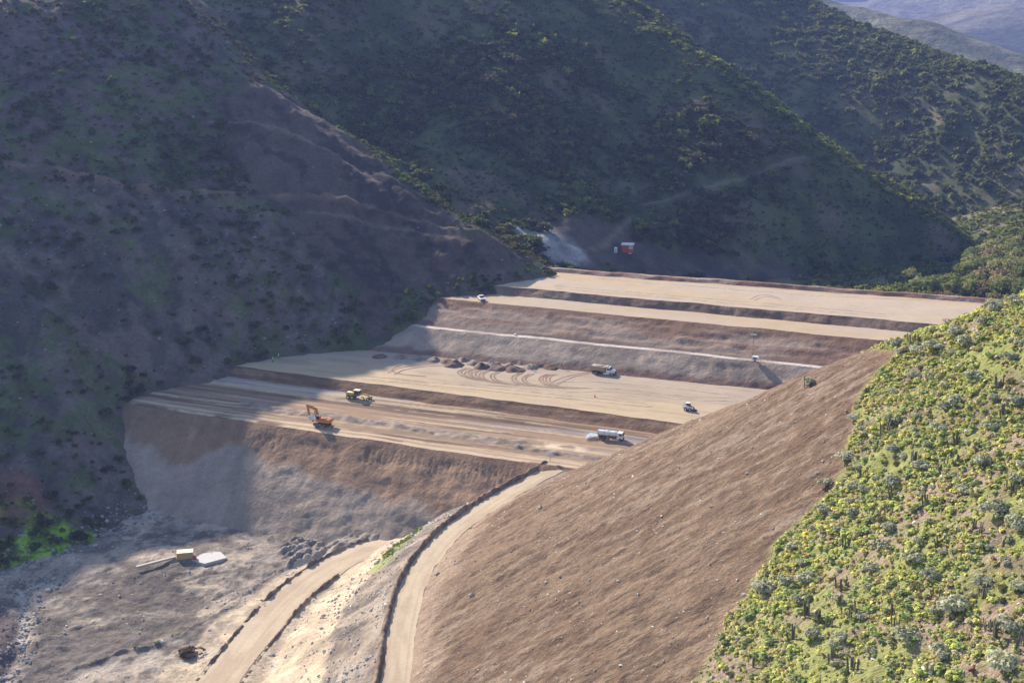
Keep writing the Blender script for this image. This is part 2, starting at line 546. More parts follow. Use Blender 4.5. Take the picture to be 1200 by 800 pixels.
def furrow_lines(m, strength=.65):
    nt = m.node_tree; N = nt.nodes; L = nt.links
    b = N['Principled BSDF']; src = b.inputs['Base Color'].links[0].from_socket
    tc = N.new('ShaderNodeTexCoord')
    def layer(scale3, sc, lo, hi):
        mp = N.new('ShaderNodeMapping'); mp.inputs['Scale'].default_value = scale3; mp.inputs['Rotation'].default_value = (0, 0, -.22)
        L.new(tc.outputs['Object'], mp.inputs['Vector'])
        n = N.new('ShaderNodeTexNoise'); n.inputs['Scale'].default_value = sc; n.inputs['Detail'].default_value = 5; n.inputs['Roughness'].default_value = .6
        L.new(mp.outputs[0], n.inputs['Vector'])
        r = N.new('ShaderNodeMapRange'); r.inputs['From Min'].default_value = lo; r.inputs['From Max'].default_value = hi
        L.new(n.outputs['Fac'], r.inputs['Value'])
        return r
    f = layer((.06, 1, .10), 1.7, .58, .68)
    g = layer((.6, 1, .8), 3.2, .62, .72)
    mx = N.new('ShaderNodeMix'); mx.data_type = 'RGBA'; mx.inputs['B'].default_value = (.055, .036, .027, 1)
    k = N.new('ShaderNodeMath'); k.operation = 'MULTIPLY'; k.inputs[1].default_value = strength
    L.new(f.outputs[0], k.inputs[0]); L.new(k.outputs[0], mx.inputs['Factor']); L.new(src, mx.inputs['A'])
    m2 = N.new('ShaderNodeMix'); m2.data_type = 'RGBA'; m2.inputs['B'].default_value = (.46, .37, .29, 1)
    k2 = N.new('ShaderNodeMath'); k2.operation = 'MULTIPLY'; k2.inputs[1].default_value = .55
    L.new(g.outputs[0], k2.inputs[0]); L.new(k2.outputs[0], m2.inputs['Factor']); L.new(mx.outputs['Result'], m2.inputs['A'])
    L.new(m2.outputs['Result'], b.inputs['Base Color'])
furrow_lines(M_graded)

# ---- left hillside
def hits(pts, hf):
    return np.array([hit(a, b, hf) for a, b in pts])

A_track = smooth_poly(hits([(-60, 180), (0, 186), (90, 203), (170, 216), (260, 224), (340, 228), (430, 241), (520, 266), (585, 284)], h_left), 4)
A_track2 = smooth_poly(hits([(245, 143), (290, 144), (340, 156), (400, 185), (450, 218)], h_left), 4)
A_track3 = smooth_poly(hits([(318, 249), (400, 256), (480, 268), (560, 285)], h_left), 4)
A_bare = hits([(236, 104), (300, 100), (350, 118), (410, 160), (480, 222), (560, 268), (628, 312), (560, 329), (482, 348), (440, 388), (395, 335), (330, 255), (268, 175)], h_left)
A_spoil = hits([(-40, 195), (90, 210), (200, 225), (300, 235), (340, 270), (400, 345), (400, 400), (310, 424), (230, 450), (165, 480), (165, 600), (90, 620), (-40, 560)], h_left)

def bench(x, y, z, line, amp=1.6, wdt=4.0):
    d, sg, par = poly_dist(x, y, line)
    sd = np.where(sg > 0, d, -d)       # + on the downhill side
    return z + amp * np.tanh(sd / 1.5) * np.exp(-(d / wdt) ** 2)

_hl = h_left
def h_left(x, y):
    z = _hl(x, y)
    for ln, a in ((A_track, 1.7), (A_track2, 1.0), (A_track3, 1.0)):
        z = bench(x, y, z, ln, a)
    return z

xs = uaxis(-420, -215, 40, 90, 1.15, 6.0); ys = uaxis(290, 335, 660, 780, 1.15, 6.0)
X, Y = np.meshgrid(xs, ys)
Z = h_left(X, Y)
mb = poly_mask(X, Y, A_bare, 5, 6, 71); msp = poly_mask(X, Y, A_spoil, 6, 6, 72)
g4b = fbm(X, Y, 2.6, 3, 88)
# rock ribs on the bare cut and rills running down the spoil
fl = X * 0.82 + Y * 0.57            # runs along the contour
Z = Z + (1 - mb) * 1.1 * fbm(X, Y, 3.5, 3, 87) + mb * (2.2 * fbm(fl, Y * .2, 6, 4, 73) + .9 * g4b) + msp * 1.6 * fbm(fl, (Y - X) * .15, 6, 4, 74) * (1 - mb)
g1 = fbm(X, Y, 30, 5, 75); g2 = fbm(X, Y, 7, 4, 76); g3 = fbm(fl, (Y - X) * .2, 8, 4, 77)
g4 = fbm(X, Y, 3.2, 3, 86)
c = mix((.125, .095, .085), (.065, .055, .055), sstep(-.3, .3, .6 * g1 + .6 * g2 + g4))
green = sstep(.0, .3, .5 * fbm(X, Y, 26, 4, 78) + .9 * g2 + .7 * g4)
c = mix(c, (.10, .125, .04), green * .7)
c = mix(c, mix((.15, .12, .105), (.075, .066, .064), sstep(-.3, .3, g3 + .8 * g4)), msp * .9)
c = mix(c, (.10, .13, .04), msp * sstep(.1, .4, fbm(X, Y, 18, 4, 79) + .8 * g4) * .6)
c = mix(c, mix((.10, .076, .066), (.05, .041, .039), sstep(-.25, .25, g3 + .6 * g1 + .9 * g4)), mb)
for ln, wd, cc, am in ((A_track, 2.2, (.18, .13, .098), .7), (A_track2, 1.5, (.21, .15, .115), .8), (A_track3, 1.5, (.19, .15, .13), .75)):
    d, sg, par = poly_dist(X, Y, ln)
    c = mix(c, cc, (1 - sstep(wd * .4, wd * 1.3, d + 1.5 * g2)) * am * sstep(-.35, .1, fbm(X, Y, 14, 3, 80)))
# rust band below the track and grass low on the left
d, sg, par = poly_dist(X, Y, A_track)
c = mix(c, (.20, .135, .085), (sg > 0) * (1 - sstep(1.5, 5.5, d)) * sstep(.05, .25, fbm(X, Y, 22, 3, 81)) * .8)
low_grass = hits([(-40, 590), (20, 600), (60, 600), (100, 625), (130, 642), (100, 655), (40, 672), (-40, 686)], h_left)
c = mix(c, (.24, .40, .04), poly_mask(X, Y, low_grass, 4, 5, 82) * sstep(-.12, .12, fbm(X, Y, 9, 4, 83)))  # grass green raised so the colour carries some of the light it catches
red = hits([(-40, 560), (20, 565), (60, 590), (50, 620), (-40, 600)], h_left)
c = mix(c, (.17, .075, .06), poly_mask(X, Y, red, 3, 4, 84) * .7)
dark = hits([(20, 690), (60, 660), (120, 640), (155, 630), (150, 655), (90, 672), (40, 690)], h_left)
c = mix(c, (.10, .10, .10), poly_mask(X, Y, dark, 2, 2, 85) * .8)
left_hill = structure(grid_mesh('left_hillside', X, Y, Z, c, M_hill))

# ---- middle hill behind the embankment
C_cut = hits([(640, 270), (690, 250), (720, 262), (760, 285), (850, 300), (930, 318), (1010, 336), (930, 345), (640, 330)], h_mid)
C_scree = hits([(592, 266), (640, 268), (668, 282), (700, 312), (672, 312), (640, 304), (615, 288)], h_mid)
C_trail = smooth_poly(hits([(752, 241), (800, 227), (850, 213), (900, 198), (945, 184)], h_mid), 4)
C_trail2 = smooth_poly(hits([(690, 292), (712, 283), (728, 266), (738, 256)], h_mid), 4)
xs = uaxis(-420, -190, 230, 360, 1.9, 8.0); ys = uaxis(500, 535, 800, 1050, 1.9, 8.0)
X, Y = np.meshgrid(xs, ys)
_hm = h_mid
def h_mid(x, y):
    return bench(x, y, _hm(x, y), C_trail, 1.2, 4.0)
Z = h_mid(X, Y)
g1 = fbm(X, Y, 34, 5, 91); g2 = fbm(X, Y, 9, 4, 92)
c = mix((.045, .058, .028), (.088, .10, .042), sstep(-.3, .35, g1 + g2))
c = mix(c, (.135, .105, .08), sstep(.1, .4, fbm(X, Y, 20, 4, 93)) * .7)
mc = poly_mask(X, Y, C_cut, 5, 6, 94)
c = mix(c, mix((.07, .062, .06), (.105, .085, .072), sstep(-.2, .3, g2)), mc)
c = mix(c, (.30, .29, .29), poly_mask(X, Y, C_scree, 2.5, 4, 95) * sstep(-.45, .2, fbm(X * .8 + Y * .5, Y * .2, 6, 4, 96)))
for ln, wd, am in ((C_trail, 1.3, .65), (C_trail2, 1.5, .6)):
    d, sg, par = poly_dist(X, Y, ln)
    c = mix(c, (.23, .17, .12), (1 - sstep(wd * .4, wd * 1.4, d + g2)) * am)
structure(grid_mesh('middle_hillside', X, Y, Z, c, M_hill))

# ---- ridge behind it
xs = uaxis(-250, 150, 520, 1000, 4.0, 12.0); ys = uaxis(740, 780, 1160, 1500, 4.0, 12.0)
X, Y = np.meshgrid(xs, ys)
Z = h_far(X, Y)
g1 = fbm(X, Y, 40, 5, 101); g2 = fbm(X, Y, 11, 4, 102)
c = mix((.055, .07, .035), (.12, .12, .055), sstep(-.3, .4, g1 + g2))
c = mix(c, (.20, .16, .10), sstep(.2, .45, fbm(X, Y, 24, 4, 103)) * .7)
structure(grid_mesh('far_ridge', X, Y, Z, c, M_hill))

# ---- valley behind the embankment
xs = uaxis(20, 110, 320, 620, 2.5, 10.0); ys = uaxis(440, 470, 800, 1200, 2.5, 10.0)
X, Y = np.meshgrid(xs, ys)
Z = h_back(X, Y)
g1 = fbm(X, Y, 25, 5, 111)
c = mix((.08, .095, .04), (.16, .14, .085), sstep(-.25, .35, g1))
structure(grid_mesh('back_valley', X, Y, Z, c, M_hill))

M_dist = soil_material('distant_ground', fine=.6, fscale=.06, bump=1.0, bscale=.02, mid=.45, mscale=.012)
M_dist.node_tree.nodes['Bump'].inputs['Distance'].default_value = 25
# ---- distant mountains
def far_hills(name, x0, x1, y0, y1, st, hf, c1, c2, seed):
    X, Y = lattice(x0, x1, y0, y1, st)
    Z = hf(X, Y)
    g = fbm(X, Y, st * 9, 5, seed) + .5 * fbm(X, Y, st * 3, 3, seed + 5)
    return structure(grid_mesh(name, X, Y, Z, mix(c1, c2, sstep(-.3, .35, g)), M_dist))
def ridge_h(x, y, p, slope, rn):
    p = np.asarray(p, float)
    d, sg, par = poly_dist(x, y, p)
    zr = np.interp(par, np.arange(len(p)), p[:, 2])
    return zr - slope * (np.sqrt(d * d + rn * rn) - rn)
E1 = [PY(700, -130, 2300), PY(860, -58, 2200), PY(955, -8, 2100), PY(1000, 8, 2050), PY(1060, 24, 2000), PY(1100, 36, 1960), PY(1150, 50, 1920), PY(1200, 64, 1880), PY(1400, 120, 1760), PY(1700, 200, 1650)]
E2 = [PY(900, 60, 3900), PY(1010, 32, 3700), PY(1085, 16, 3500), PY(1160, 10, 3350), PY(1230, 16, 3250), PY(1400, 45, 3100), PY(1700, 90, 2900)]
E2b = [PY(880, 10, 4700), PY(980, 16, 4600), PY(1060, -4, 4500), PY(1150, -25, 4500), PY(1400, -30, 4500), PY(1800, 0, 4600)]
E3 = [PY(-1800, -75, 8200), PY(200, -95, 8000), PY(700, -80, 7600), PY(920, -62, 7400), PY(1050, -90, 7200), PY(1200, -80, 7000), PY(1500, -95, 7000), PY(2600, -80, 7000)]
def h_e1(x, y):
    return ridge_h(x, y, E1, .36, 30) + 26 * fbm(x, y, 170, 5, 121)
def h_e2(x, y):
    return np.maximum(ridge_h(x, y, E2, .24, 160), ridge_h(x, y, E2b, .2, 200)) + 70 * fbm(x, y, 420, 6, 131)
def h_e3(x, y):
    return ridge_h(x, y, E3, .17, 300) + 150 * fbm(x, y, 1300, 6, 141)
far_hills('distant_spur', -300, 1900, 1300, 2700, 18, h_e1, (.06, .075, .04), (.17, .165, .10), 151)
far_hills('distant_hill', -600, 3600, 2400, 6000, 45, h_e2, (.05, .055, .05), (.15, .135, .105), 161)
far_hills('distant_mountains', -9000, 10000, 5600, 9800, 120, h_e3, (.07, .07, .055), (.17, .145, .11), 171)
def h_plain(x, y):
    return -155 + 8 * fbm(x, y, 300, 3, 181)
far_hills('ground', -9500, 10500, -600, 10500, 200, h_plain, (.2, .18, .12), (.3, .26, .18), 182)

# ---- terraced embankment: one thing, one part for each face and flat
dam = empty('terraced_embankment', (0, 0, 0), 0, 'terraced earth embankment with sandy flat benches and steep brown faces filling the valley', 'embankment')
DS = 0.75
def dam_part(name, ia, ib, nw, colf, dispf=None, s0=-300.0, s1=70.0, mat=None, wob=.3):
    s = np.arange(s0, s1, DS)
    pr = dam_profile(s)
    idx = list(range(ia, ib + 1))
    W = []; Zr = []
    per = max(1, nw // (len(idx) - 1))
    T = []
    for a, b in zip(idx[:-1], idx[1:]):
        for k in range(per + (1 if b == idx[-1] else 0)):
            t = k / per
            W.append(pr[a][0] * (1 - t) + pr[b][0] * t); Zr.append(np.full(s.shape, pr[a][1] * (1 - t) + pr[b][1] * t))
            T.append((a - ia + t) / (len(idx) - 1))
    W = np.array(W); Zr = np.array(Zr); S = np.broadcast_to(s, W.shape); T = np.broadcast_to(np.array(T)[:, None], W.shape)
    # slightly uneven crest lines, the same for neighbouring parts
    W = W + wob * 3 * fbm(S, Zr * 3, 9, 4, 201) * (1 if wob else 0)
    Zr = Zr + wob * .7 * fbm(S, W, 12, 3, 202)
    X, Y = XY(S, W)
    if dispf is not None:
        win = np.clip(4 * T * (1 - T) * 2.5, 0, 1)
        Zr = Zr + win * dispf(S, W, T)
    return grid_mesh(name, X, Y, Zr, colf(S, W, T), mat or M_face, parent=dam)

GREY = np.array((.345, .272, .218)); BROWN = np.array((.285, .183, .12)); DBROWN = np.array((.17, .10, .062)); TAN = np.array((.425, .325, .212)); PINKT = np.array((.372, .295, .225)); PALE = np.array((.48, .385, .265))

def col_face(S, W, T):
    g = fbm(S, W, 20, 5, 211); f = fbm(S + 7 * T, T * 4, 3.2, 4, 212)
    c = mix(GREY * 1.0, GREY * .78, sstep(-.3, .3, g + .6 * f))
    edge = .66 + .10 * fbm(S, W * 0, 16, 4, 213) * 2 - .10 * sstep(-190, -130, S) + .05 * f
    br = sstep(edge - .05, edge + .05, T)
    c = mix(c, mix(BROWN * .95, BROWN * 1.25, sstep(-.2, .4, g + f)), br)
    c = mix(c, BROWN * .72, sstep(.80, .9, T) * .55)
    # faint benching lines
    for tt in (.30, .47):
        c = mix(c, GREY * .6, (1 - sstep(.0, .018, np.abs(T - tt - .02 * fbm(S, S * 0, 14, 3, 214)))) * .5 * sstep(-.1, .2, fbm(S, W, 15, 2, 215)))
    return c
def groove(S, T, seed=0):
    u = (S + 9 * T) / 1.9 + 0.5 * vnoise(S / 4, T * 2, 221 + seed)
    return np.abs(2 * (u - np.floor(u)) - 1) - .5
def disp_face(S, W, T):
    m = sstep(.74, .84, T + .06 * vnoise(S / 5, T * 0, 225)) * (1 - sstep(.95, .99, T)) * sstep(-.22, .02, fbm(S, T * 0, 18, 3, 222))
    return m * .6 * groove(S, T) + .55 * fbm(S + 8 * T, W, 5, 4, 223) + .3 * fbm(S, W, 1.8, 2, 224)
dam_part('lower_face', 0, 1, 60, col_face, disp_face)

def heap_line(S, T, t0, s0, s1, w=.05, seed=0):
    m = sstep(s0, s0 + 6, S) * (1 - sstep(s1 - 6, s1, S))
    return m * np.exp(-((T - t0 - .02 * fbm(S, S * 0, 10, 2, seed)) / w) ** 2)
def col_bench(S, W, T):
    st = fbm(S * .035, W, 3.0, 5, 231, .6); st2 = fbm(S * .02, W, 1.1, 3, 232)
    c = mix((.30, .205, .135), (.165, .108, .072), sstep(-.22, .22, st))
    c = mix(c, (.33, .285, .26), sstep(.02, .25, fbm(S * .05, W, 6, 3, 233)) * .8 * sstep(.3, .5, T))
    c = mix(c, (.53, .42, .29), sstep(.12, .3, st2) * .6)
    # pale wheel-worn edge strip
    e = (1 - sstep(.10, .16, T + .03 * st)) * sstep(-.1, .02, T)
    c = mix(c, (.56, .42, .285), e * .85 * sstep(-.4, -.1, fbm(S, W, 9, 3, 234) + st2))
    c = mix(c, (.25, .175, .125), (1 - sstep(.012, .03, np.abs(T - .075))) * .6)
    h = np.maximum(heap_line(S, T, .36, -235, -128, .075, 5), heap_line(S, T, .27, -140, -104, .05, 6))
    c = mix(c, mix((.30, .24, .20), (.19, .145, .115), sstep(-.2, .25, fbm(S, W, 2.2, 4, 238))), sstep(.2, .6, h) * .8)
    c = mix(c, (.62, .50, .36), heap_line(S, T, .42, -138, -112, .07, 7) * sstep(-.1, .1, fbm(S, W, 4, 3, 235)))
    return c
def disp_bench(S, W, T):
    h = heap_line(S, T, .36, -235, -128, .075, 5) + .8 * heap_line(S, T, .27, -140, -104, .05, 6)
    ruts = .10 * fbm(S * .03, W, .9, 2, 236)
    return h * (.55 + 1.0 * fbm(S, W, 4.0, 5, 237, .7)) + ruts + .45 * np.exp(-((T - .83) / .03) ** 2)
dam_part('lower_bench', 1, 2, 64, col_bench, disp_bench, mat=M_plat)
def col_band(S, W, T):
    f = fbm(S * .06, W, 1.2, 4, 241)
    return mix(DBROWN * .95, BROWN * .9, sstep(-.2, .35, f) * .8)
dam_part('soil_band', 2, 3, 10, col_band, lambda S, W, T: .25 * fbm(S * .2, W, 1.5, 3, 242), mat=M_soil)

def col_plat(S, W, T):
    g = fbm(S * .25, W, 12, 5, 251)
    c = mix(TAN * 1.02, PINKT, sstep(.25, .75, T + .35 * g))
    c = mix(c, PINKT * .9, sstep(.1, .4, fbm(S * .3, W, 8, 4, 252)) * .5)
    c = mix(c, (.30, .235, .18), sstep(.70, .97, T + .12 * g) * .55 * (1 - sstep(-150, -110, S)))
    c = mix(c, PALE, (1 - sstep(.0, .06, T)) * .4)
    c = mix(c, (.25, .18, .13), sstep(.12, .34, fbm(S * .12, W, 2.0, 4, 254) + .15 * g) * .35)
    return c
plat = dam_part('middle_platform', 3, 4, 44, col_plat, lambda S, W, T: .10 * fbm(S * .3, W, 6, 3, 253), mat=M_plat)

def col_up1(S, W, T):
    g = fbm(S, W, 14, 4, 261); f = fbm(S, T, 3, 3, 262)
    c = mix(GREY * .80, GREY * 1.02, sstep(-.2, .3, g))
    c = mix(c, (.185, .115, .09), (1 - sstep(.16, .30, T + .12 * f)) * .9)
    return c
dam_part('lower_step_face', 4, 5, 18, col_up1, lambda S, W, T: .35 * fbm(S + 3 * T, W, 3, 3, 263))
dam_part('ledge', 5, 6, 4, lambda S, W, T: mix((.50, .43, .38), (.36, .30, .26), sstep(.0, .25, fbm(S, W, 7, 4, 264))), None)
def col_up2(S, W, T):
    g = fbm(S, W, 16, 4, 271); b = fbm(S * .12, W, 2.6, 4, 272)
    c = mix((.19, .12, .088), (.26, .195, .155), sstep(-.15, .25, g + .7 * b))
    c = mix(c, (.155, .09, .062), sstep(.72, .85, T + .2 * b) * .75)
    c = mix(c, (.16, .115, .10), (1 - sstep(.03, .14, T)) * .7)
    return c
dam_part('upper_step_face', 6, 7, 20, col_up2, lambda S, W, T: .8 * fbm(S * .25, W, 2.6, 3, 273) + .3 * fbm(S, W, 2, 3, 274))
def col_terr(S, W, T):
    return mix(PINKT * 1.08, TAN * .95, sstep(-.3, .3, fbm(S * .2, W, 8, 4, 281)))
terr = dam_part('terrace', 7, 8, 14, col_terr, None, mat=M_plat)
def col_riser(S, W, T):
    return mix((.185, .122, .092), (.25, .175, .13), sstep(-.2, .3, fbm(S + 2 * T, W, 4, 4, 285)))
dam_part('riser', 8, 9, 10, col_riser, lambda S, W, T: .3 * fbm(S, T, 2, 3, 286))
def col_top(S, W, T):
    g = fbm(S * .25, W, 12, 4, 291)
    c = mix(PINKT * 1.12, TAN, sstep(-.3, .35, g))
    c = mix(c, (.36, .25, .185), sstep(.90, .99, T + .04 * g) * .5)
    return c
top_flat = dam_part('top_platform', 9, 10, 36, col_top, None, mat=M_plat)
dam_part('berm', 10, 12, 8, lambda S, W, T: mix((.26, .15, .105), (.40, .28, .21), sstep(-.1, .3, fbm(S * .3, W, 4, 4, 295))), lambda S, W, T: .35 * fbm(S * .4, W, 2, 3, 296))
dam_part('back_face', 12, 13, 14, lambda S, W, T: mix((.22, .16, .12), (.28, .21, .16), sstep(-.2, .2, fbm(S, W, 8, 4, 297))), None)

# ---- valley floor with the rocky bank under the haul road
xs = uaxis(-240, -150, 14, 30, .55, 3.0); ys = uaxis(120, 285, 392, 412, .55, 3.0)
X, Y = np.meshgrid(xs, ys)
Z = h_floor(X, Y)
heapz = np.array([PZ(a, b, -26)[:2] for a, b in [(330, 628), (370, 615), (430, 625), (440, 636), (390, 650), (345, 664), (325, 655)]])
mh = poly_mask(X, Y, heapz, 2, 1.5, 301)
hu = (X * .8 - Y * .45) / 2.9 + 1.7 * fbm(X, Y, 8, 4, 302)
corr = np.abs(2 * (hu - np.floor(hu)) - 1)
Z = Z + mh * ((1.0 + 2.2 * fbm(X, Y, 7, 2, 323)) * corr + 1.5 * fbm(X, Y, 3.5, 4, 303) + .3)
da, sga, pa = poly_dist(X, Y, road_a); db, sgb, pb = poly_dist(X, Y, road_b); dst, _, _ = poly_dist(X, Y, stream)
g1 = fbm(X, Y, 26, 5, 304); g2 = fbm(X, Y, 6, 5, 305)
c = mix((.31, .255, .21), (.15, .125, .105), sstep(-.25, .35, g1 + .8 * g2))
c = mix(c, (.42, .34, .26), sstep(.08, .35, fbm(X, Y, 11, 5, 306)) * .8)
apron = np.array([PZ(a, b, z)[:2] for a, b, z in [(150, 870, -28), (205, 770, -28), (280, 706, -27), (345, 662, -26), (470, 620, -24), (505, 612, -22), (465, 650, -23), (430, 690, -22), (400, 740, -22), (385, 800, -22), (380, 870, -22)]])
floor_z = f_base(X, Y)
bank = sstep(2.0, 5.0, Z - floor_z) * (sga < 0) * (da < 45)
c = mix(c, mix((.33, .265, .205), (.22, .175, .14), sstep(-.2, .3, g2)), bank)
c = mix(c, mix((.56, .445, .31), (.44, .345, .245), sstep(-.2, .3, g2 + fbm(X * .7 + Y * .6, (Y - X) * .1, 3, 3, 324))), poly_mask(X, Y, apron, 1.2, 2.0, 308))
gb = np.array([PZ(a, b, -17)[:2] for a, b in [(430, 668), (450, 640), (490, 612), (505, 606), (480, 640), (455, 672)]])
c = mix(c, (.24, .30, .08), poly_mask(X, Y, gb, 1.5, 2, 309) * sstep(-.2, .15, g2) * .8)
c = mix(c, (.17, .15, .145), mh * (1 - sstep(.2, .5, corr)) * .8)
c = mix(c, (.45, .38, .32), (1 - sstep(.8, 2.2, dst + .6 * g2)) * .9)
dc, sc_, _ = poly_dist(X, Y, scarp)
c = mix(c, (.11, .095, .085), (1 - sstep(.5, 1.9, dc + 1.2 * g2)) * .8 * (sc_ < 0))
c = mix(c, (.13, .115, .105), sstep(.18, .42, fbm(X, Y, 5, 4, 321)) * .45 * (1 - bank))
c = mix(c, (.38, .335, .285), sstep(.2, .45, fbm(X * .5, Y, 7, 4, 322)) * .5)
wet = np.array([PZ(a, b, -28)[:2] for a, b in [(15, 790), (40, 752), (100, 735), (150, 740), (190, 748), (150, 768), (80, 785), (40, 800)]])
c = mix(c, (.16, .135, .12), poly_mask(X, Y, wet, 2, 3, 307) * .9)
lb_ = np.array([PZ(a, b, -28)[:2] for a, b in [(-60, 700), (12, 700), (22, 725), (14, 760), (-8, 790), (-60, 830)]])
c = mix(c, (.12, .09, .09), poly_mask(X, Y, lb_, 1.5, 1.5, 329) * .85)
mud = fbm(X, Y, 3.0, 4, 330, .65)
c = mix(c, (.10, .085, .074), sstep(.10, .30, mud + .35 * g1) * .65 * (1 - poly_mask(X, Y, apron, 1.2, 2.0, 308)))
for k_, tl in enumerate([[(120, 690), (170, 700), (230, 700), (280, 685)], [(110, 700), (165, 712), (235, 710), (290, 690)], [(60, 735), (110, 722), (150, 724), (165, 735), (140, 745)], [(70, 742), (112, 729), (146, 730), (156, 737)], [(180, 690), (240, 672), (290, 668), (300, 660)]]):
    dt_, _, _ = poly_dist(X, Y, smooth_poly([(*PZ(a, b, -27.6)[:2], 0) for a, b in tl], 8))
    f_ = (1 - sstep(.25, .75, dt_ + .25 * g2)) * sstep(-.3, .1, fbm(X, Y, 8, 2, 331 + k_))
    Z = Z - .22 * f_
    c = mix(c, (.13, .11, .095), f_ * .7)
structure(grid_mesh('valley_floor', X, Y, Z, c, M_floor))

# ---- right slope: graded soil below, natural ground above
VEG = [(795, 830), (815, 800), (848, 738), (880, 690), (905, 648), (945, 600), (982, 548), (1000, 505), (1028, 452), (1062, 408)]
veg_line = hits(VEG, h_right)
veg_poly = np.vstack([veg_line[:, :2], [(75, 300), (130, 330), (240, 330), (240, 60), (-5, 60)], ])
xs = uaxis(-26, -22, 112, 240, .5, 5.0); ys = uaxis(60, 140, 350, 400, .5, 4.0)
X, Y = np.meshgrid(xs, ys)
Z0 = h_right(X, Y)
vm = poly_mask(X, Y, veg_poly, 1.5, 2.5, 311)
_wx = 5 * fbm(X, Y, 38, 3, 325); _dv = Y + .25 * X + _wx
streak = .62 * fbm(X * .09, _dv, .95, 4, 312, .6) + .5 * fbm(X, Y, 2.2, 4, 326) + .28 * fbm(X * .2, _dv - .3 * X, 1.3, 3, 327)
streak2 = fbm(X * .05, _dv, 4.5, 3, 313) * .7 + .6 * fbm(X, Y, 9, 4, 328)
da, sga, pa = poly_dist(X, Y, road_a)
far_from_road = sstep(ROAD_HW, ROAD_HW + 3, da)
north = sstep(-6, 10, (corner[1] + 0.15 * (X - corner[0]) - Y) * .67 - (da - ROAD_HW) * .655)
Z = Z0 + far_from_road * ((1 - vm) * (.42 * streak * north + .4 * streak2 * north + .38 * fbm(X, Y, 1.5, 3, 314)) + 1.2 * fbm(X, Y, 22, 4, 315)
                          + vm * (.9 * fbm(X, Y, 4, 3, 316) + .25))
g1 = fbm(X, Y, 30, 5, 317); g2 = fbm(X, Y, 4, 4, 318)
c = mix((.215, .148, .098), (.162, .105, .068), sstep(-.3, .3, g1 + .8 * streak2))
c = mix(c, (.29, .22, .16), sstep(.1, .42, streak + .5 * g1) * .65)
c = mix(c, (.095, .062, .045), sstep(.14, .42, -streak - .3 * g1) * .7)
c = mix(c, (.40, .30, .22), (1 - sstep(4, 13, da + 6 * g2)) * .65)
c = mix(c, mix((.33, .245, .18), (.24, .19, .12), sstep(-.2, .3, g2 + g1)), vm)
c = mix(c, (.27, .31, .075), vm * sstep(-.25, .15, fbm(X, Y, 9, 4, 319)) * .7)
keep = (sga > 0) & (da > ROAD_HW - .3) | (Y > corner[1] + 2)
right_slope = structure(grid_mesh('right_slope', X, Y, Z, c, M_graded, keep=keep))
RX, RY, RZ = xs, ys, Z
def right_z(x, y):
    """height of the finished right slope, bilinear on its grid"""
    x = np.asarray(x, float); y = np.asarray(y, float)
    i = np.clip(np.searchsorted(RX, x) - 1, 0, len(RX) - 2); j = np.clip(np.searchsorted(RY, y) - 1, 0, len(RY) - 2)
    fx = np.clip((x - RX[i]) / (RX[i + 1] - RX[i]), 0, 1); fy = np.clip((y - RY[j]) / (RY[j + 1] - RY[j]), 0, 1)
    return (RZ[j, i] * (1 - fx) + RZ[j, i + 1] * fx) * (1 - fy) + (RZ[j + 1, i] * (1 - fx) + RZ[j + 1, i + 1] * fx) * fy

# ---- roads and their berms
def strip(name, line, offs, zoff, colf, mat, parent=None, step=.8, wob=.35, seed=0, lump=0.0, gap=0.0, follow=None):
    L = np.concatenate([[0], np.cumsum(np.hypot(*(np.diff(line[:, :2], axis=0).T)))])
    u = np.arange(0, L[-1], step)
    P = np.stack([np.interp(u, L, line[:, k]) for k in range(3)], -1)
    Tn = np.gradient(P[:, :2], axis=0); Tn /= np.linalg.norm(Tn, axis=1)[:, None]
    Nr = np.stack([Tn[:, 1], -Tn[:, 0]], -1)
    O = np.array(offs)[:, None]; ZO = np.array(zoff)[:, None]
    U = np.broadcast_to(u, (len(offs), len(u)))
    edge = np.abs(np.linspace(-1, 1, len(offs)))[:, None] ** 4
    OO = O + wob * edge * 2 * fbm(U, O * 3, 5, 3, 401 + seed)
    X = P[:, 0] + OO * Nr[:, 0]; Y = P[:, 1] + OO * Nr[:, 1]
    Z = P[:, 2] + ZO + .08 * fbm(X, Y, 3, 2, 402 + seed) * (1 if np.ptp(zoff) else .4)
    if follow is not None:
        Z = P[:, 2] + ZO + follow(X, Y)
    if lump:
        Z = Z + np.maximum(ZO, 0) * (lump * fbm(X, Y, 1.6, 3, 403 + seed) * 2 - gap * sstep(.0, .25, fbm(U, U * 0, 9, 2, 404 + seed)))
    return grid_mesh(name, X, Y, Z, colf(U, np.broadcast_to(O, U.shape), X, Y), mat, parent)
def col_road(U, O, X, Y):
    c = mix((.50, .40, .28), (.43, .335, .23), sstep(-.25, .3, fbm(U * .2, O, 2.5, 4, 411)))
    tr = np.minimum(np.abs(O - .1), np.minimum(np.abs(O - 2.2), np.abs(O + 2.2)))
    c = mix(c, (.40, .29, .195), (1 - sstep(.1, .35, tr + .25 * fbm(U * .2, O, 2, 2, 412))) * .55)
    return c
offs = np.linspace(-3.3, 3.3, 23)
r1 = structure(strip('haul_road', road_a, offs, np.zeros(23), col_road, M_plat, seed=1))
bo = np.linspace(-4.6, -2.9, 9)
def col_berm(U, O, X, Y):
    return mix((.17, .12, .09), (.28, .21, .155), sstep(-.1, .35, fbm(U, O, 1.6, 4, 413)))
strip('road_berm', road_a[8:], bo, [-.6, .25, .75, 1.0, 1.05, .95, .7, .3, -.1], col_berm, M_soil, parent=r1, wob=.3, seed=2, lump=.32, step=.5)
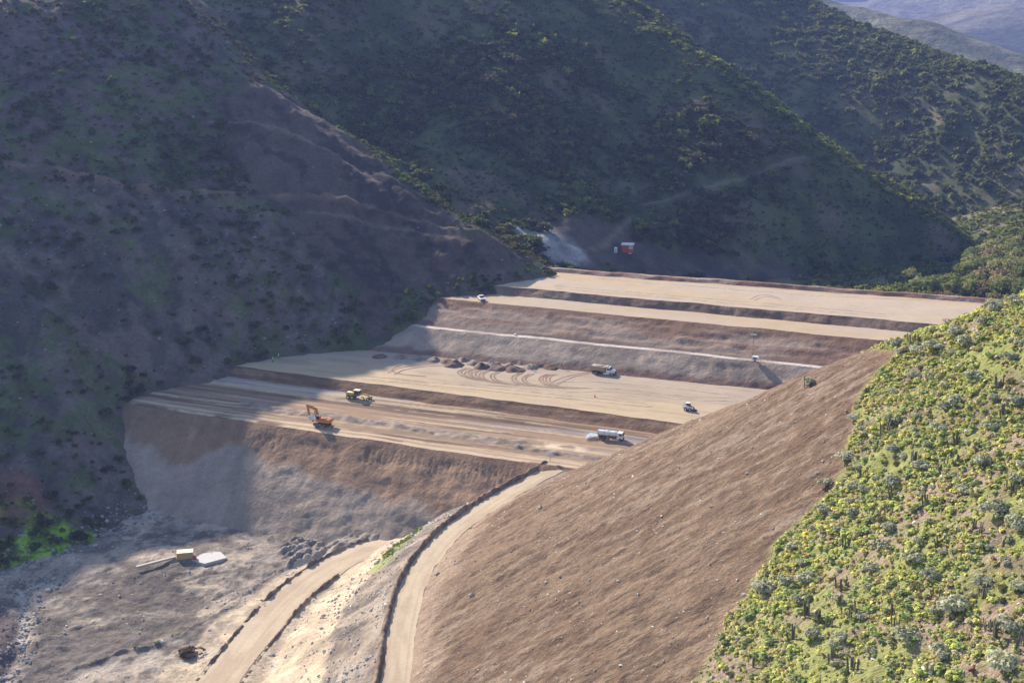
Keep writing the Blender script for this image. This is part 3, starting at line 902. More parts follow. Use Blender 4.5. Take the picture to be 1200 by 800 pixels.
def col_road2(U, O, X, Y):
    c = mix((.52, .41, .285), (.45, .345, .24), sstep(-.25, .3, fbm(U * .2, O, 2.5, 4, 414)))
    return mix(c, (.36, .26, .18), (1 - sstep(.05, .3, np.minimum(np.abs(O - 1.6), np.abs(O + 1.4)) + .2 * fbm(U * .2, O, 2, 2, 415))) * .4)
r2 = structure(strip('access_road', road_b, np.linspace(-4.8, 4.8, 25), np.full(25, .10), col_road2, M_plat, seed=3))
strip('road_berm', road_b[4:], np.linspace(-5.9, -4.5, 9), np.array([-.5, .1, .45, .7, .75, .6, .45, .15, -.1]), col_berm, M_soil, parent=r2, wob=.7, seed=4, lump=.9, gap=1.1, step=.5)
strip('road_berm', road_b[6:30], np.linspace(4.6, 5.8, 9), np.array([-.1, .15, .4, .55, .6, .5, .35, .1, -.4]), col_berm, M_soil, parent=r2, wob=.7, seed=5, lump=.9, gap=1.0, step=.5)

# ---- the air of the valley
def make_haze():
    m = bpy.data.materials.new('haze_air'); m.use_nodes = True
    N = m.node_tree.nodes; L = m.node_tree.links
    N.remove(N['Principled BSDF'])
    v = N.new('ShaderNodeVolumePrincipled')
    v.inputs['Color'].default_value = (.34, .46, 1.0, 1)
    v.inputs['Density'].default_value = 1.0e-4
    v.inputs['Anisotropy'].default_value = 0.25
    L.new(v.outputs[0], N['Material Output'].inputs['Volume'])
    bm = bmesh.new(); bmesh.ops.create_cube(bm, size=1.0)
    me = bpy.data.meshes.new('haze'); bm.to_mesh(me); bm.free()
    me.materials.append(m)
    o = bpy.data.objects.new('haze', me); COL.objects.link(o)
    o.scale = (21000, 11600, 800); o.location = (500, 5000, 210)
    o['kind'] = 'stuff'
make_haze()


# ------------------------------------------------------------------ vegetation
def shrub_base(n, seed, lumps=6, flat=.75, leaf=.28, c1=(.1, .12, .05), c2=(.2, .22, .1), up=.35, rand=.55, hollow=.55):
    """unit shrub: leaf clumps (triangles) spread over lumpy sub-crowns; returns V, col"""
    r = np.random.default_rng(seed)
    ang = r.uniform(0, 2 * np.pi, lumps); rad = np.sqrt(r.uniform(0.05, 1, lumps)) * .62
    L = np.stack([rad * np.cos(ang), rad * np.sin(ang), flat * (.30 + .55 * (1 - rad) * r.uniform(.5, 1.1, lumps))], -1)
    LR = r.uniform(.30, .52, lumps)
    k = r.integers(0, lumps, n)
    d = r.normal(size=(n, 3)); d[:, 2] = np.abs(d[:, 2]) * .9 + d[:, 2] * .1; d /= np.linalg.norm(d, axis=1)[:, None]
    rr = LR[k] * (hollow + (1 - hollow) * r.uniform(0, 1, n) ** .6)
    C = L[k] + d * rr[:, None]
    C[:, 2] = np.maximum(C[:, 2], .03)
    nrm = d + rand * r.normal(size=(n, 3)) + np.array([0, 0, up]); nrm /= np.linalg.norm(nrm, axis=1)[:, None]
    t = np.cross(nrm, r.normal(size=(n, 3))); t /= np.linalg.norm(t, axis=1)[:, None]
    b = np.cross(nrm, t)
    sz = leaf * r.uniform(.6, 1.3, n)[:, None]
    V = np.stack([C + t * sz, C - .5 * t * sz + .8 * b * sz, C - .5 * t * sz - .8 * b * sz], 1).reshape(-1, 3)
    f = np.clip(r.uniform(0, 1, n) * .7 + .3 * r.uniform(0, 1, lumps)[k], 0, 1)
    col = np.repeat(np.asarray(c1) * (1 - f[:, None]) + np.asarray(c2) * f[:, None], 3, 0)
    return V, col

def shrub_mesh(name, base, mat):
    V, col = base
    me_o = mesh_arrays(name, V, np.arange(len(V)).reshape(-1, 3), col, mat, False)
    me = me_o.data
    bpy.data.objects.remove(me_o)
    return me

def scatter_stuff(name, bases, P, S, R, tint, mat, squash=None):
    """all far / small shrubs of one kind joined into one mesh"""
    Vs = []; Cs = []
    kind = rng.integers(0, len(bases), len(P))
    for k, (V, col) in enumerate(bases):
        m = kind == k
        if not m.any():
            continue
        p = P[m]; sc = S[m]; a = R[m]
        ca, sa = np.cos(a)[:, None], np.sin(a)[:, None]
        x = V[None, :, 0] * ca - V[None, :, 1] * sa; y = V[None, :, 0] * sa + V[None, :, 1] * ca
        z = np.broadcast_to(V[None, :, 2], x.shape) * (1 if squash is None else squash[m][:, None])
        W = np.stack([x, y, z], -1) * sc[:, None, None] + p[:, None, :]
        Vs.append(W.reshape(-1, 3)); Cs.append((col[None] * tint[m][:, None, :]).reshape(-1, 3))
    V = np.concatenate(Vs); C = np.concatenate(Cs)
    o = mesh_arrays(name, V, np.arange(len(V)).reshape(-1, 3), C, mat, False)
    o['kind'] = 'stuff'
    return o

def to_px(p):
    p = np.atleast_2d(p); d = p - np.array([0, 0, CAM_Z])
    fz = d[:, 1] * CP - d[:, 2] * SP
    up = d[:, 1] * SP + d[:, 2] * CP
    return 600 + F * d[:, 0] / fz, 400 - F * up / fz, fz

def in_view(p, m=30):
    a, b, f = to_px(p)
    return (a > -m) & (a < 1200 + m) & (b > -m) & (b < 800 + m) & (f > 0)

def visible(P, hfs, n=160, lift=1.5):
    """not hidden behind the given ground surfaces"""
    ok = np.ones(len(P), bool)
    T = np.linspace(.25, .985, n)
    for t in T:
        x = P[:, 0] * t; y = P[:, 1] * t; z = CAM_Z + (P[:, 2] + lift - CAM_Z) * t
        for h in hfs:
            ok &= ~(h(x, y) > z)
    return ok

M_leaf = leaf_material('leaves', .18, .42)
DG1, DG2 = (.045, .058, .027), (.098, .118, .048)
hill_bases = [shrub_base(36, 500 + k, lumps=5, flat=.9, leaf=.38, c1=DG1, c2=DG2) for k in range(6)]
hill_small = [shrub_base(32, 520 + k, lumps=5, flat=.9, leaf=.36, c1=DG1, c2=DG2) for k in range(5)]
HB = [('dark', DG1, DG2), ('olive', (.06, .065, .03), (.14, .14, .06)), ('green', (.045, .07, .025), (.11, .15, .05)), ('greyish', (.06, .065, .045), (.14, .145, .10)), ('brownish', (.06, .05, .035), (.14, .11, .07))]
hill_meshes = [shrub_mesh('scrub_bush', shrub_base(110, 540 + k, lumps=7, flat=.9, leaf=.26, c1=HB[k][1], c2=HB[k][2]), M_leaf) for k in range(5)]

def scatter_points(n, x0, x1, y0, y1, hf, dens, seed):
    r = np.random.default_rng(seed)
    x = r.uniform(x0, x1, n); y = r.uniform(y0, y1, n)
    k = r.uniform(0, 1, n) < dens(x, y)
    x, y = x[k], y[k]
    return np.stack([x, y, hf(x, y)], -1)

def hues(n, seed, a=(1, 1, 1), b=(1.5, 1.3, 1.0), v=.3):
    r = np.random.default_rng(seed)
    f = r.uniform(0, 1, n)[:, None]
    return (np.asarray(a) * (1 - f) + np.asarray(b) * f) * (1 + v * r.uniform(-1, 1, n)[:, None])

# middle hill: nearest bushes one by one, the rest as one mass of scrub
def dens_mid(x, y):
    m = poly_mask(x, y, C_cut, 4, 3, 94)
    d1, _, _ = poly_dist(x, y, C_trail); d2, _, _ = poly_dist(x, y, C_trail2)
    clump = .62 + .38 * sstep(-.15, .2, fbm(x, y, 20, 5, 601, .65))
    return clump * (1 - m) * (d1 > 3.5) * (d2 > 3)
P = scatter_points(44000, -190, 240, 535, 830, h_mid, dens_mid, 602)
_dam_k = h_left(P[:, 0], P[:, 1]) < P[:, 2]
P = P[_dam_k]
P = P[in_view(P, 60)]
P = P[visible(P, [h_left, h_mid], 60, 6)]
P = P[rng.permutation(len(P))]
big = np.clip(1.0 + .8 * fbm(P[:, 0], P[:, 1], 30, 3, 603) * 2, .5, 2.0)
S = np.random.default_rng(604).gamma(4, .40, len(P)) * big
S = np.clip(S, .7, 5.2)
print('mid shrubs', len(P))
_, py_, fz_ = to_px(P)
order = np.argsort(-S / fz_)
ind = order[:240]; rest = np.random.default_rng(609).permutation(order[240:])[:14500]
R = np.random.default_rng(605).uniform(0, 6.28, len(P))
P2 = P.copy(); P2[:, 2] -= .15 * S
tint = hues(len(P), 606, (.8, .85, .9), (2.0, 1.75, 1.3), .35)
green_t = sstep(.0, .35, fbm(P[:, 0], P[:, 1], 40, 3, 607))[:, None]
tint = tint * (1 - .5 * green_t) + tint * np.array([1.35, 1.6, 1.0]) * .5 * green_t
sq = np.random.default_rng(608).uniform(.7, 1.15, len(P))
scatter_stuff('hillside_scrub', hill_bases, P2[rest], S[rest], R[rest], tint[rest], M_leaf, sq[rest])
px_, py_, _ = to_px(P)
for i in ind:
    o = bpy.data.objects.new('scrub_bush', hill_meshes[int(i) % 5]); COL.objects.link(o)
    o.location = P2[i]; o.scale = (S[i], S[i], S[i] * sq[i]); o.rotation_euler = (0, 0, R[i])
    a_, b_ = px_[i], py_[i]
    if b_ < 100:
        z = 'near the top left of the shaded middle hill' if a_ < 560 else 'near the crest of the shaded middle hill'
    elif a_ > 930: z = 'on the lower right end of the middle hill'
    elif a_ > 740: z = 'on the middle hill around the thin footpath' if b_ > 150 else 'on the middle hill above the thin footpath'
    elif b_ > 200: z = 'on the middle hill above the pale scree'
    else: z = 'halfway up the middle of the shaded hill'
    q = ('tall ' if sq[i] > .95 else 'rounded ') + HB[int(i) % 5][0]
    tag(o, q + ' bush ' + z, 'bush', q + ' bushes ' + z)

# crest brush of the middle hill, its rim sunlight painted into a brighter tint
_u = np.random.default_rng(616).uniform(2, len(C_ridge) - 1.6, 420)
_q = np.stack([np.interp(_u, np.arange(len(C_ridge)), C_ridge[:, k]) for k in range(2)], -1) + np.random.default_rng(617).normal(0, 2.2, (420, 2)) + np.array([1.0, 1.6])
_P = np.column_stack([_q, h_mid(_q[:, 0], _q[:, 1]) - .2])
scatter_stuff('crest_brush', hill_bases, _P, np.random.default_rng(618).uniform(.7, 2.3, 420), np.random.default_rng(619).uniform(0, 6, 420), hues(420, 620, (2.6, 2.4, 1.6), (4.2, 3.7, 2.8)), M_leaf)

# far ridge
def dens_far(x, y):
    return .35 + .65 * sstep(-.3, .1, fbm(x, y, 30, 4, 611))
P = scatter_points(26000, 60, 520, 770, 1160, h_far, dens_far, 612)
P = P[in_view(P, 60)]
P = P[visible(P, [h_mid, h_far], 50, 6)]
P = P[:9000]
S = np.clip(np.random.default_rng(613).gamma(5, .45, len(P)), .9, 5.5)
P[:, 2] -= .15 * S
print('far shrubs', len(P))
o = scatter_stuff('ridge_scrub', hill_small, P, S, rng.uniform(0, 6.28, len(P)), hues(len(P), 614, (.95, 1, .9), (1.7, 1.55, 1.2)), M_leaf)

# left hill scrub: sparse, brownish and bright green tufts
def dens_left(x, y):
    b = poly_mask(x, y, A_bare, 4, 4, 71); sp = poly_mask(x, y, A_spoil, 6, 6, 72)
    return (1 - b) * (1 - .72 * sp) * (.25 + .75 * sstep(-.2, .2, fbm(x, y, 18, 4, 621)))
P = scatter_points(42000, -260, 40, 330, 660, h_left, dens_left, 622)
hdam = h_dam(P[:, 0], P[:, 1])
P = P[(P[:, 2] > hdam + .5) & (P[:, 2] > h_floor(P[:, 0], P[:, 1]) + .8)]
P = P[in_view(P, 15)]
P = P[visible(P, [h_left], 50, 2)]
S = np.clip(np.random.default_rng(623).gamma(3, .33, len(P)), .35, 3.2)
_, _, fz_ = to_px(P)
order = np.argsort(-S / fz_); ind = order[:120]; rest = order[120:11000]
print('left shrubs', len(P))
P[:, 2] -= .12 * S
tint = hues(len(P), 624, (1.1, .95, .9), (1.9, 1.45, 1.2))
gt = (sstep(.02, .25, fbm(P[:, 0], P[:, 1], 26, 4, 78)) * np.random.default_rng(625).uniform(.2, 1, len(P)))[:, None]
tint = tint * (1 - gt) + np.array([1.5, 2.1, .9]) * gt
R = rng.uniform(0, 6.28, len(P))
scatter_stuff('slope_scrub', hill_small, P[rest], S[rest], R[rest], tint[rest], M_leaf)
pxl, pyl, _ = to_px(P)
for i in ind:
    o = bpy.data.objects.new('scrub_bush', hill_meshes[int(i) % 5]); COL.objects.link(o)
    o.location = P[i]; o.scale = (S[i],) * 3; o.rotation_euler = (0, 0, R[i])
    a_, b_ = pxl[i], pyl[i]
    z = 'on left hill ' + (('above the track near frame edge' if a_ < 140 else 'above the track beside bare cut') if b_ < 205 else
        ('below the track near frame edge' if a_ < 140 else ('below the track above platform end' if b_ < 430 else 'beside the lower embankment face')))
    q = HB[int(i) % 5][0]
    tag(o, q + ' scrubby bush ' + z, 'bush', q + ' bushes ' + z)

# ---- trees behind the embankment
M_bark = paint('bark', (.10, .075, .055), .9, dirt=.15)
def tree_meshes(seed, c1, c2):
    r = np.random.default_rng(seed)
    # trunk with limbs
    V = []; Fq = []
    def tube(a, b, ra, rb, k=6):
        a = np.array(a, float); b = np.array(b, float); d = (b - a) / np.linalg.norm(b - a)
        u = np.cross(d, [.3, .9, .2]); u /= np.linalg.norm(u); v = np.cross(d, u)
        n0 = len(V)
        for p, rr in ((a, ra), (b, rb)):
            for q in range(k):
                t = 2 * np.pi * q / k
                V.append(p + rr * (np.cos(t) * u + np.sin(t) * v))
        for q in range(k):
            Fq.append((n0 + q, n0 + (q + 1) % k, n0 + k + (q + 1) % k, n0 + k + q))
    tube((0, 0, -.06), (.01, .02, .35), .045, .032)
    tips = []
    for q in range(5):
        t = q * 1.26 + r.uniform(-.3, .3); e = (.30 * np.cos(t), .30 * np.sin(t), r.uniform(.5, .72))
        tube((.01, .02, r.uniform(.2, .35)), e, .022, .008)
        tips.append(e)
    tr = mesh_arrays('trunk', np.array(V), np.array(Fq), None, M_bark, True); tm = tr.data; bpy.data.objects.remove(tr)
    # crown
    n = 420
    L = np.array(tips + [(0, 0, .8), (.12, -.1, .7), (-.14, .08, .62)]) * np.array([1, 1, 1]) ; LR = r.uniform(.17, .27, len(L))
    k = r.integers(0, len(L), n); d = r.normal(size=(n, 3)); d /= np.linalg.norm(d, axis=1)[:, None]
    C = L[k] + d * (LR[k] * r.uniform(.45, 1.05, n))[:, None] * np.array([1.1, 1.1, .85])
    nr = d + .6 * r.normal(size=(n, 3)) + np.array([0, 0, .3]); nr /= np.linalg.norm(nr, axis=1)[:, None]
    t = np.cross(nr, r.normal(size=(n, 3))); t /= np.linalg.norm(t, axis=1)[:, None]; b = np.cross(nr, t)
    sz = .062 * r.uniform(.6, 1.4, n)[:, None]
    CV = np.stack([C + t * sz, C - .5 * t * sz + .8 * b * sz, C - .5 * t * sz - .8 * b * sz], 1).reshape(-1, 3)
    f = r.uniform(0, 1, n)[:, None]
    col = np.repeat(np.array(c1) * (1 - f) + np.array(c2) * f, 3, 0)
    cr = mesh_arrays('crown', CV, np.arange(len(CV)).reshape(-1, 3), col, M_leaf, False); cm = cr.data; bpy.data.objects.remove(cr)
    return tm, cm
tree_kinds = [tree_meshes(701, (.12, .15, .05), (.26, .30, .10)), tree_meshes(702, (.09, .12, .045), (.20, .23, .085)), tree_meshes(703, (.19, .20, .10), (.36, .36, .18)),
              tree_meshes(704, (.20, .15, .10), (.34, .26, .18))]
def put_tree(px, py, Yd, h, kind, label, wide=1.0, group='trees behind the embankment'):
    p = PY(px, py, Yd)
    z = float(h_back(np.array([p[0]]), np.array([Yd]))[0])
    z = max(z, float(h_mid(np.array([p[0]]), np.array([Yd]))[0]))
    root = empty('tree', (p[0], Yd, z), random.uniform(0, 6.28), label, 'tree', group)
    for nm, me in zip(('trunk', 'crown'), tree_kinds[kind]):
        o = bpy.data.objects.new(nm, me); COL.objects.link(o); o.parent = root
        o.scale = (h * wide, h * wide, h)
    return root
put_tree(1037, 330, 556, 11.5, 0, 'rounded green tree, leftmost of the sunlit trees behind the top platform', 1.0)
put_tree(1053, 330, 560, 12, 0, 'rounded green tree, second from the left behind the top platform', .95)
put_tree(1018, 330, 556, 7.5, 1, 'small green tree just left of the two rounded trees behind the top platform', 1.0)
P = scatter_points(9000, 130, 420, 520, 830, h_back, lambda x, y: .4 + .6 * sstep(-.2, .2, fbm(x, y, 15, 3, 711)), 712)
P = P[(P[:, 2] > h_mid(P[:, 0], P[:, 1])) & in_view(P, 150)][:4200]
scatter_stuff('valley_scrub', hill_bases, P, np.clip(np.random.default_rng(713).gamma(4, .4, len(P)), .6, 3.4), np.random.default_rng(714).uniform(0, 6, len(P)), hues(len(P), 715, (1.4, 1.4, 1.1), (3.0, 2.7, 2.2)), M_leaf)
tr_ = random.Random(5)
for i in range(150):
    px = 1066 + 150 * tr_.random(); row = tr_.random() ** .8
    Yd = 548 + 110 * row
    if px < 1120 and row > .6: px += 70
    kd = tr_.choice([0, 0, 1, 1, 2, 2, 3])
    kn = ['leafy green', 'dark green', 'pale olive', 'bare brownish'][kd]
    hh = tr_.uniform(5.0, 10.0)
    z = ('in the front' if row < .35 else ('in the middle' if row < .7 else 'at the back')) + (' of thicket near the rounded trees' if px < 1120 else ' of thicket by the frame edge')
    sz = 'tall' if hh > 7.5 else 'small'
    put_tree(px, 330, Yd, hh, kd, '%s %s tree %s' % (sz, kn, z), tr_.uniform(.9, 1.25), '%s %s trees %s' % (sz, kn, z))

# ---- right slope: cushions, silvery shrubs, cacti
YG1, YG2 = (.36, .39, .085), (.68, .69, .21)
M_leaf2 = leaf_material('slope_leaves', .15, .22)
cush_bases = [shrub_base(17, 640 + k, lumps=5, flat=.62, leaf=.5, c1=YG1, c2=YG2, up=.8, rand=.28, hollow=.8) for k in range(6)]
CUSH = [('bright yellow-green', (.38, .41, .09), (.70, .71, .22)), ('fresh green', (.23, .29, .08), (.45, .52, .19)), ('olive', (.24, .24, .11), (.42, .42, .21)), ('straw-coloured', (.35, .31, .17), (.56, .50, .31)),
        ('dark green', (.13, .17, .06), (.29, .33, .13))]
cush_meshes = [shrub_mesh('cushion_shrub', shrub_base(90, 660 + k, lumps=7, flat=.62, leaf=.26, c1=CUSH[k][1], c2=CUSH[k][2], up=.8, rand=.28, hollow=.8), M_leaf2) for k in range(5)]
def slope_zone(a, b):
    if b < 430: return 'along the crest by the platforms' if a < 1130 else 'along the crest by frame edge'
    if b < 540: return 'high on green slope near frame edge' if a > 1100 else 'high on green slope by cleared soil'
    if b < 650: return 'halfway up green slope near frame edge' if a > 1100 else 'halfway up green slope by cleared soil'
    return 'low on green slope by cleared soil' if a < 950 else ('low in middle of green slope' if a < 1080 else 'in bottom right corner')
def dens_right(x, y):
    v = poly_mask(x, y, veg_poly, 1.0, 2.5, 311)
    return (v > .5) * (.25 + .75 * sstep(-.22, .12, fbm(x, y, 7, 4, 631)))
P = scatter_points(130000, -5, 140, 120, 310, right_z, dens_right, 632)
P = P[in_view(P, 230)]
P = P[visible(P, [h_right], 60, 4.0)]
print('cushions', len(P))
P = P[:27000]
S = np.clip(np.random.default_rng(633).gamma(3.5, .125, len(P)), .16, 1.3)
_, _, fz_ = to_px(P)
order = np.argsort(-(S / fz_) * (in_view(P, 5) * 1.0 + .001)); ind = order[:300]; rest = order[300:]
R = rng.uniform(0, 6.28, len(P)); P[:, 2] -= .06 * S
tint = hues(len(P), 634, (.6, .75, .9), (1.25, 1.1, 1.1), .25)
brown = np.random.default_rng(635).uniform(0, 1, len(P)) < .22
tint[brown] = np.array([1.0, .78, 1.4])
scatter_stuff('cushion_scrub', cush_bases, P[rest], S[rest], R[rest], tint[rest], M_leaf2)
px_, py_, _ = to_px(P)
for i in ind:
    o = bpy.data.objects.new('cushion_shrub', cush_meshes[int(i) % 5]); COL.objects.link(o)
    o.location = P[i]; o.scale = (S[i],) * 3; o.rotation_euler = (0, 0, R[i])
    zone = slope_zone(px_[i], py_[i]); q = CUSH[int(i) % 5][0]
    sz = 'large' if S[i] > 1.1 else 'small'
    tag(o, '%s %s cushion %s' % (sz, q, zone), 'shrub', '%s %s cushions %s' % (sz, q, zone))

SG1, SG2 = (.25, .255, .165), (.52, .52, .37)
silver_meshes = [shrub_mesh('silvery_shrub', shrub_base(420, 680 + k, lumps=10, flat=.85, leaf=.13, rand=.4, c1=SG1, c2=SG2, up=.3, hollow=.6), M_leaf2) for k in range(6)]
olive_meshes = [shrub_mesh('olive_shrub', shrub_base(300, 690 + k, lumps=9, flat=.85, leaf=.14, c1=(.15, .15, .07), c2=(.27, .26, .13), up=.3), M_leaf) for k in range(3)]
known = [(1050, 402, 1.5), (1095, 405, 1.7), (1075, 410, 1.6), (1130, 400, 1.6), (1165, 360, 1.9), (1190, 352, 1.7), (1150, 375, 1.5), (1120, 390, 1.6), (1070, 440, 1.5),
         (1120, 470, 1.5), (1000, 490, 1.2), (1045, 490, 1.5), (1110, 475, 1.5), (1160, 500, 1.5), (990, 535, 1.5), (1045, 565, 1.7), (1000, 570, 1.2), (1047, 525, 1.3), (1100, 500, 1.4),
         (968, 565, 1.3), (965, 595, 1.4), (1000, 600, 1.2), (1040, 618, 1.3), (1128, 572, 1.2), (1165, 600, 2.0), (1192, 615, 1.9), (895, 690, 1.9), (918, 683, 1.6), (945, 680, 1.6), (935, 700, 1.2),
         (1030, 640, 1.4), (1070, 655, 1.6), (1020, 665, 1.4), (1088, 675, 1.6), (1120, 715, 2.1), (1060, 745, 1.8), (1105, 765, 1.7), (1180, 735, 1.9), (1175, 780, 2.1), (950, 745, 1.4), (1195, 690, 1.4),
         (1150, 680, 1.4), (985, 620, 1.1), (930, 640, 1.2), (1140, 440, 1.5), (1180, 420, 1.5), (1190, 470, 1.5), (1090, 440, 1.3), (1150, 540, 1.5), (1080, 545, 1.3), (1010, 720, 1.0), (1190, 560, 1.4)]
n_s = 0
for i, (a, b, r) in enumerate(known):
    p = hit(a, b + 4, right_z)
    o = bpy.data.objects.new('silvery_shrub', silver_meshes[i % 6]); COL.objects.link(o)
    r *= 1.38
    o.location = (p[0], p[1], p[2] - .12); o.scale = (r, r, r * random.uniform(.8, 1.0)); o.rotation_euler = (0, 0, random.uniform(0, 6.28))
    z = slope_zone(a, b)
    tag(o, 'big silvery grey-green shrub ' + z, 'shrub', 'big silvery shrubs ' + z)
P = scatter_points(1300, -5, 135, 125, 310, right_z, lambda x, y: (poly_mask(x, y, veg_poly, 1, 2.5, 311) > .7) * 1.0, 641)
P = P[in_view(P, 40)]; P = P[visible(P, [h_right], 60, 1.6)]
for i, p in enumerate(P[:190]):
    ol = i % 3 == 0
    o = bpy.data.objects.new('olive_shrub' if ol else 'silvery_shrub', (olive_meshes[i % 3] if ol else silver_meshes[i % 6])); COL.objects.link(o)
    r = random.uniform(.6, 1.35)
    o.location = (p[0], p[1], p[2] - .1); o.scale = (r, r, r * .9); o.rotation_euler = (0, 0, random.uniform(0, 6.28))
    if ol:
        z = slope_zone(*[float(v[0]) for v in to_px(p)[:2]])
        tag(o, 'dull olive twiggy shrub ' + z, 'shrub', 'olive twiggy shrubs ' + z)
    else:
        z = slope_zone(*[float(v[0]) for v in to_px(p)[:2]])
        tag(o, 'small silvery shrub ' + z, 'shrub', 'small silvery shrubs ' + z)

M_cact = paint('cactus_skin', (.12, .125, .08), .8, dirt=.35, dirt_rgb=(.14, .10, .075))
def cactus_mesh(seed):
    r = random.Random(seed)
    bm = bmesh.new()
    for c in range(r.randint(3, 6)):
        a = r.uniform(0, 6.28); q = r.uniform(0, .38); h = r.uniform(.45, 1.0)
        lean = r.uniform(0, .16); px, py = q * math.cos(a), q * math.sin(a)
        rings = []
        N = 8
        for k, (t, rr) in enumerate(((-.05, .045), (.15, .055), (.5, .06), (.88, .055), (.98, .03))):
            ring = []
            for j in range(N):
                an = 2 * math.pi * j / N
                rad = rr * (1.0 if j % 2 == 0 else .78)
                ring.append(bm.verts.new((px + lean * t * math.cos(a) + rad * math.cos(an), py + lean * t * math.sin(a) + rad * math.sin(an), t * h)))
            rings.append(ring)
        for u, v in zip(rings[:-1], rings[1:]):
            for j in range(N):
                bm.faces.new((u[j], u[(j + 1) % N], v[(j + 1) % N], v[j]))
        bm.faces.new(rings[-1])
    me = bpy.data.meshes.new('column_cactus'); bm.to_mesh(me); bm.free(); me.materials.append(M_cact)
    return me
cact = [cactus_mesh(800 + k) for k in range(7)]
cpts = [(1030, 405), (1036, 402), (1068, 402), (1075, 400), (1150, 450), (1170, 455), (1175, 490), (1100, 555), (1110, 545), (1160, 548), (1185, 575), (1190, 580), (1085, 590), (1045, 585), (945, 720), (955, 728),
        (962, 730), (970, 735), (990, 720), (998, 722), (1000, 715), (985, 708), (1045, 720), (1050, 735), (1095, 700), (1030, 640), (992, 640), (1165, 735), (1168, 745), (1160, 740), (1190, 760), (1060, 650), (1040, 600), (1010, 560), (1120, 520),
        (1140, 620), (1150, 625), (1175, 640), (1100, 640), (985, 690), (975, 660), (1120, 545), (1070, 545)]
P = scatter_points(260, 0, 125, 120, 310, right_z, lambda x, y: (poly_mask(x, y, veg_poly, 1, 2.5, 311) > .8) * sstep(-.1, .2, fbm(x, y, 14, 3, 651)), 652)
P = P[in_view(P, 5)]; P = P[visible(P, [h_right], 60, 1.6)]
allc = [hit(a, b, right_z) for a, b in cpts] + list(P[:90])
for i, p in enumerate(allc):
    o = bpy.data.objects.new('column_cactus', cact[i % 7]); COL.objects.link(o)
    h = random.uniform(1.7, 3.0)
    o.location = p; o.scale = (h * .9, h * .9, h); o.rotation_euler = (0, 0, random.uniform(0, 6.28))
    qx, qy, _ = to_px(p)
    z = slope_zone(qx[0], qy[0])
    hw = 'tall' if h > 2.4 else 'short'
    tag(o, hw + ' dark column cactus clump ' + z, 'cactus', hw + ' column cacti ' + z)

# ------------------------------------------------------------------ stones
M_stone = leaf_material('stone', .2)
M_stone.node_tree.nodes['Principled BSDF'].inputs['Roughness'].default_value = .9
def stone_base(seed, c):
    r = np.random.default_rng(seed)
    bm = bmesh.new(); bmesh.ops.create_icosphere(bm, subdivisions=1, radius=1.0)
    V = np.array([v.co[:] for v in bm.verts]); Fi = np.array([[v.index for v in f.verts] for f in bm.faces]); bm.free()
    V = V * (1 + .3 * r.uniform(-1, 1, (len(V), 1))) * np.array([1, r.uniform(.6, .9), r.uniform(.45, .75)])
    W = V[Fi].reshape(-1, 3)
    return W, np.ones((len(W), 3)) * np.array(c)
stone_bases = [stone_base(900 + k, (1, 1, 1)) for k in range(6)]
stone_meshes = [shrub_mesh('boulder', stone_base(920 + k, (.36, .32, .28)), M_stone) for k in range(4)]
def scatter_stones(name, P, S, c1, c2, seed):
    r = np.random.default_rng(seed); f = r.uniform(0, 1, len(P))[:, None]
    o = scatter_stuff(name, stone_bases, P, S, r.uniform(0, 6.28, len(P)), np.asarray(c1) * (1 - f) + np.asarray(c2) * f, M_stone)
    return o
# loose stones on the graded slope
def dens_rs(x, y):
    v = poly_mask(x, y, veg_poly, 1.0, 2.5, 311); d, sg, _ = poly_dist(x, y, road_a)
    return (v < .5) * (sg > 0) * (d > 4) * (.25 + .75 * sstep(-.1, .3, fbm(x, y, 10, 4, 931)))
P = scatter_points(24000, -20, 90, 180, 372, right_z, dens_rs, 932)
P = P[in_view(P, 10)][:5600]
S = np.clip(np.random.default_rng(933).gamma(1.6, .065, len(P)), .07, .62)
scatter_stones('loose_stones', P, S, (.30, .22, .16), (.72, .62, .53), 934)
def dens_vs(x, y):
    return (poly_mask(x, y, veg_poly, 1.0, 2.5, 311) > .5) * 1.0
P = scatter_points(5000, 0, 112, 130, 310, right_z, dens_vs, 935)
P = P[in_view(P, 10)][:1500]
scatter_stones('slope_stones', P, np.clip(np.random.default_rng(936).gamma(2, .09, len(P)), .1, .7), (.38, .29, .23), (.62, .54, .47), 937)
# rubble on the bank below the haul road
def dens_bank(x, y):
    d, sg, _ = poly_dist(x, y, road_a)
    return (sg < 0) * (d > 4.8) * (d < 24) * (.3 + .7 * sstep(-.1, .25, fbm(x, y, 7, 4, 941))) * (h_floor(x, y) > f_base(x, y) + 1.5)
P = scatter_points(14000, -75, 10, 235, 375, h_floor, dens_bank, 942)[:2200]
scatter_stones('bank_rubble', P, np.clip(np.random.default_rng(943).gamma(2.2, .10, len(P)), .1, .75), (.20, .18, .16), (.58, .53, .47), 944)
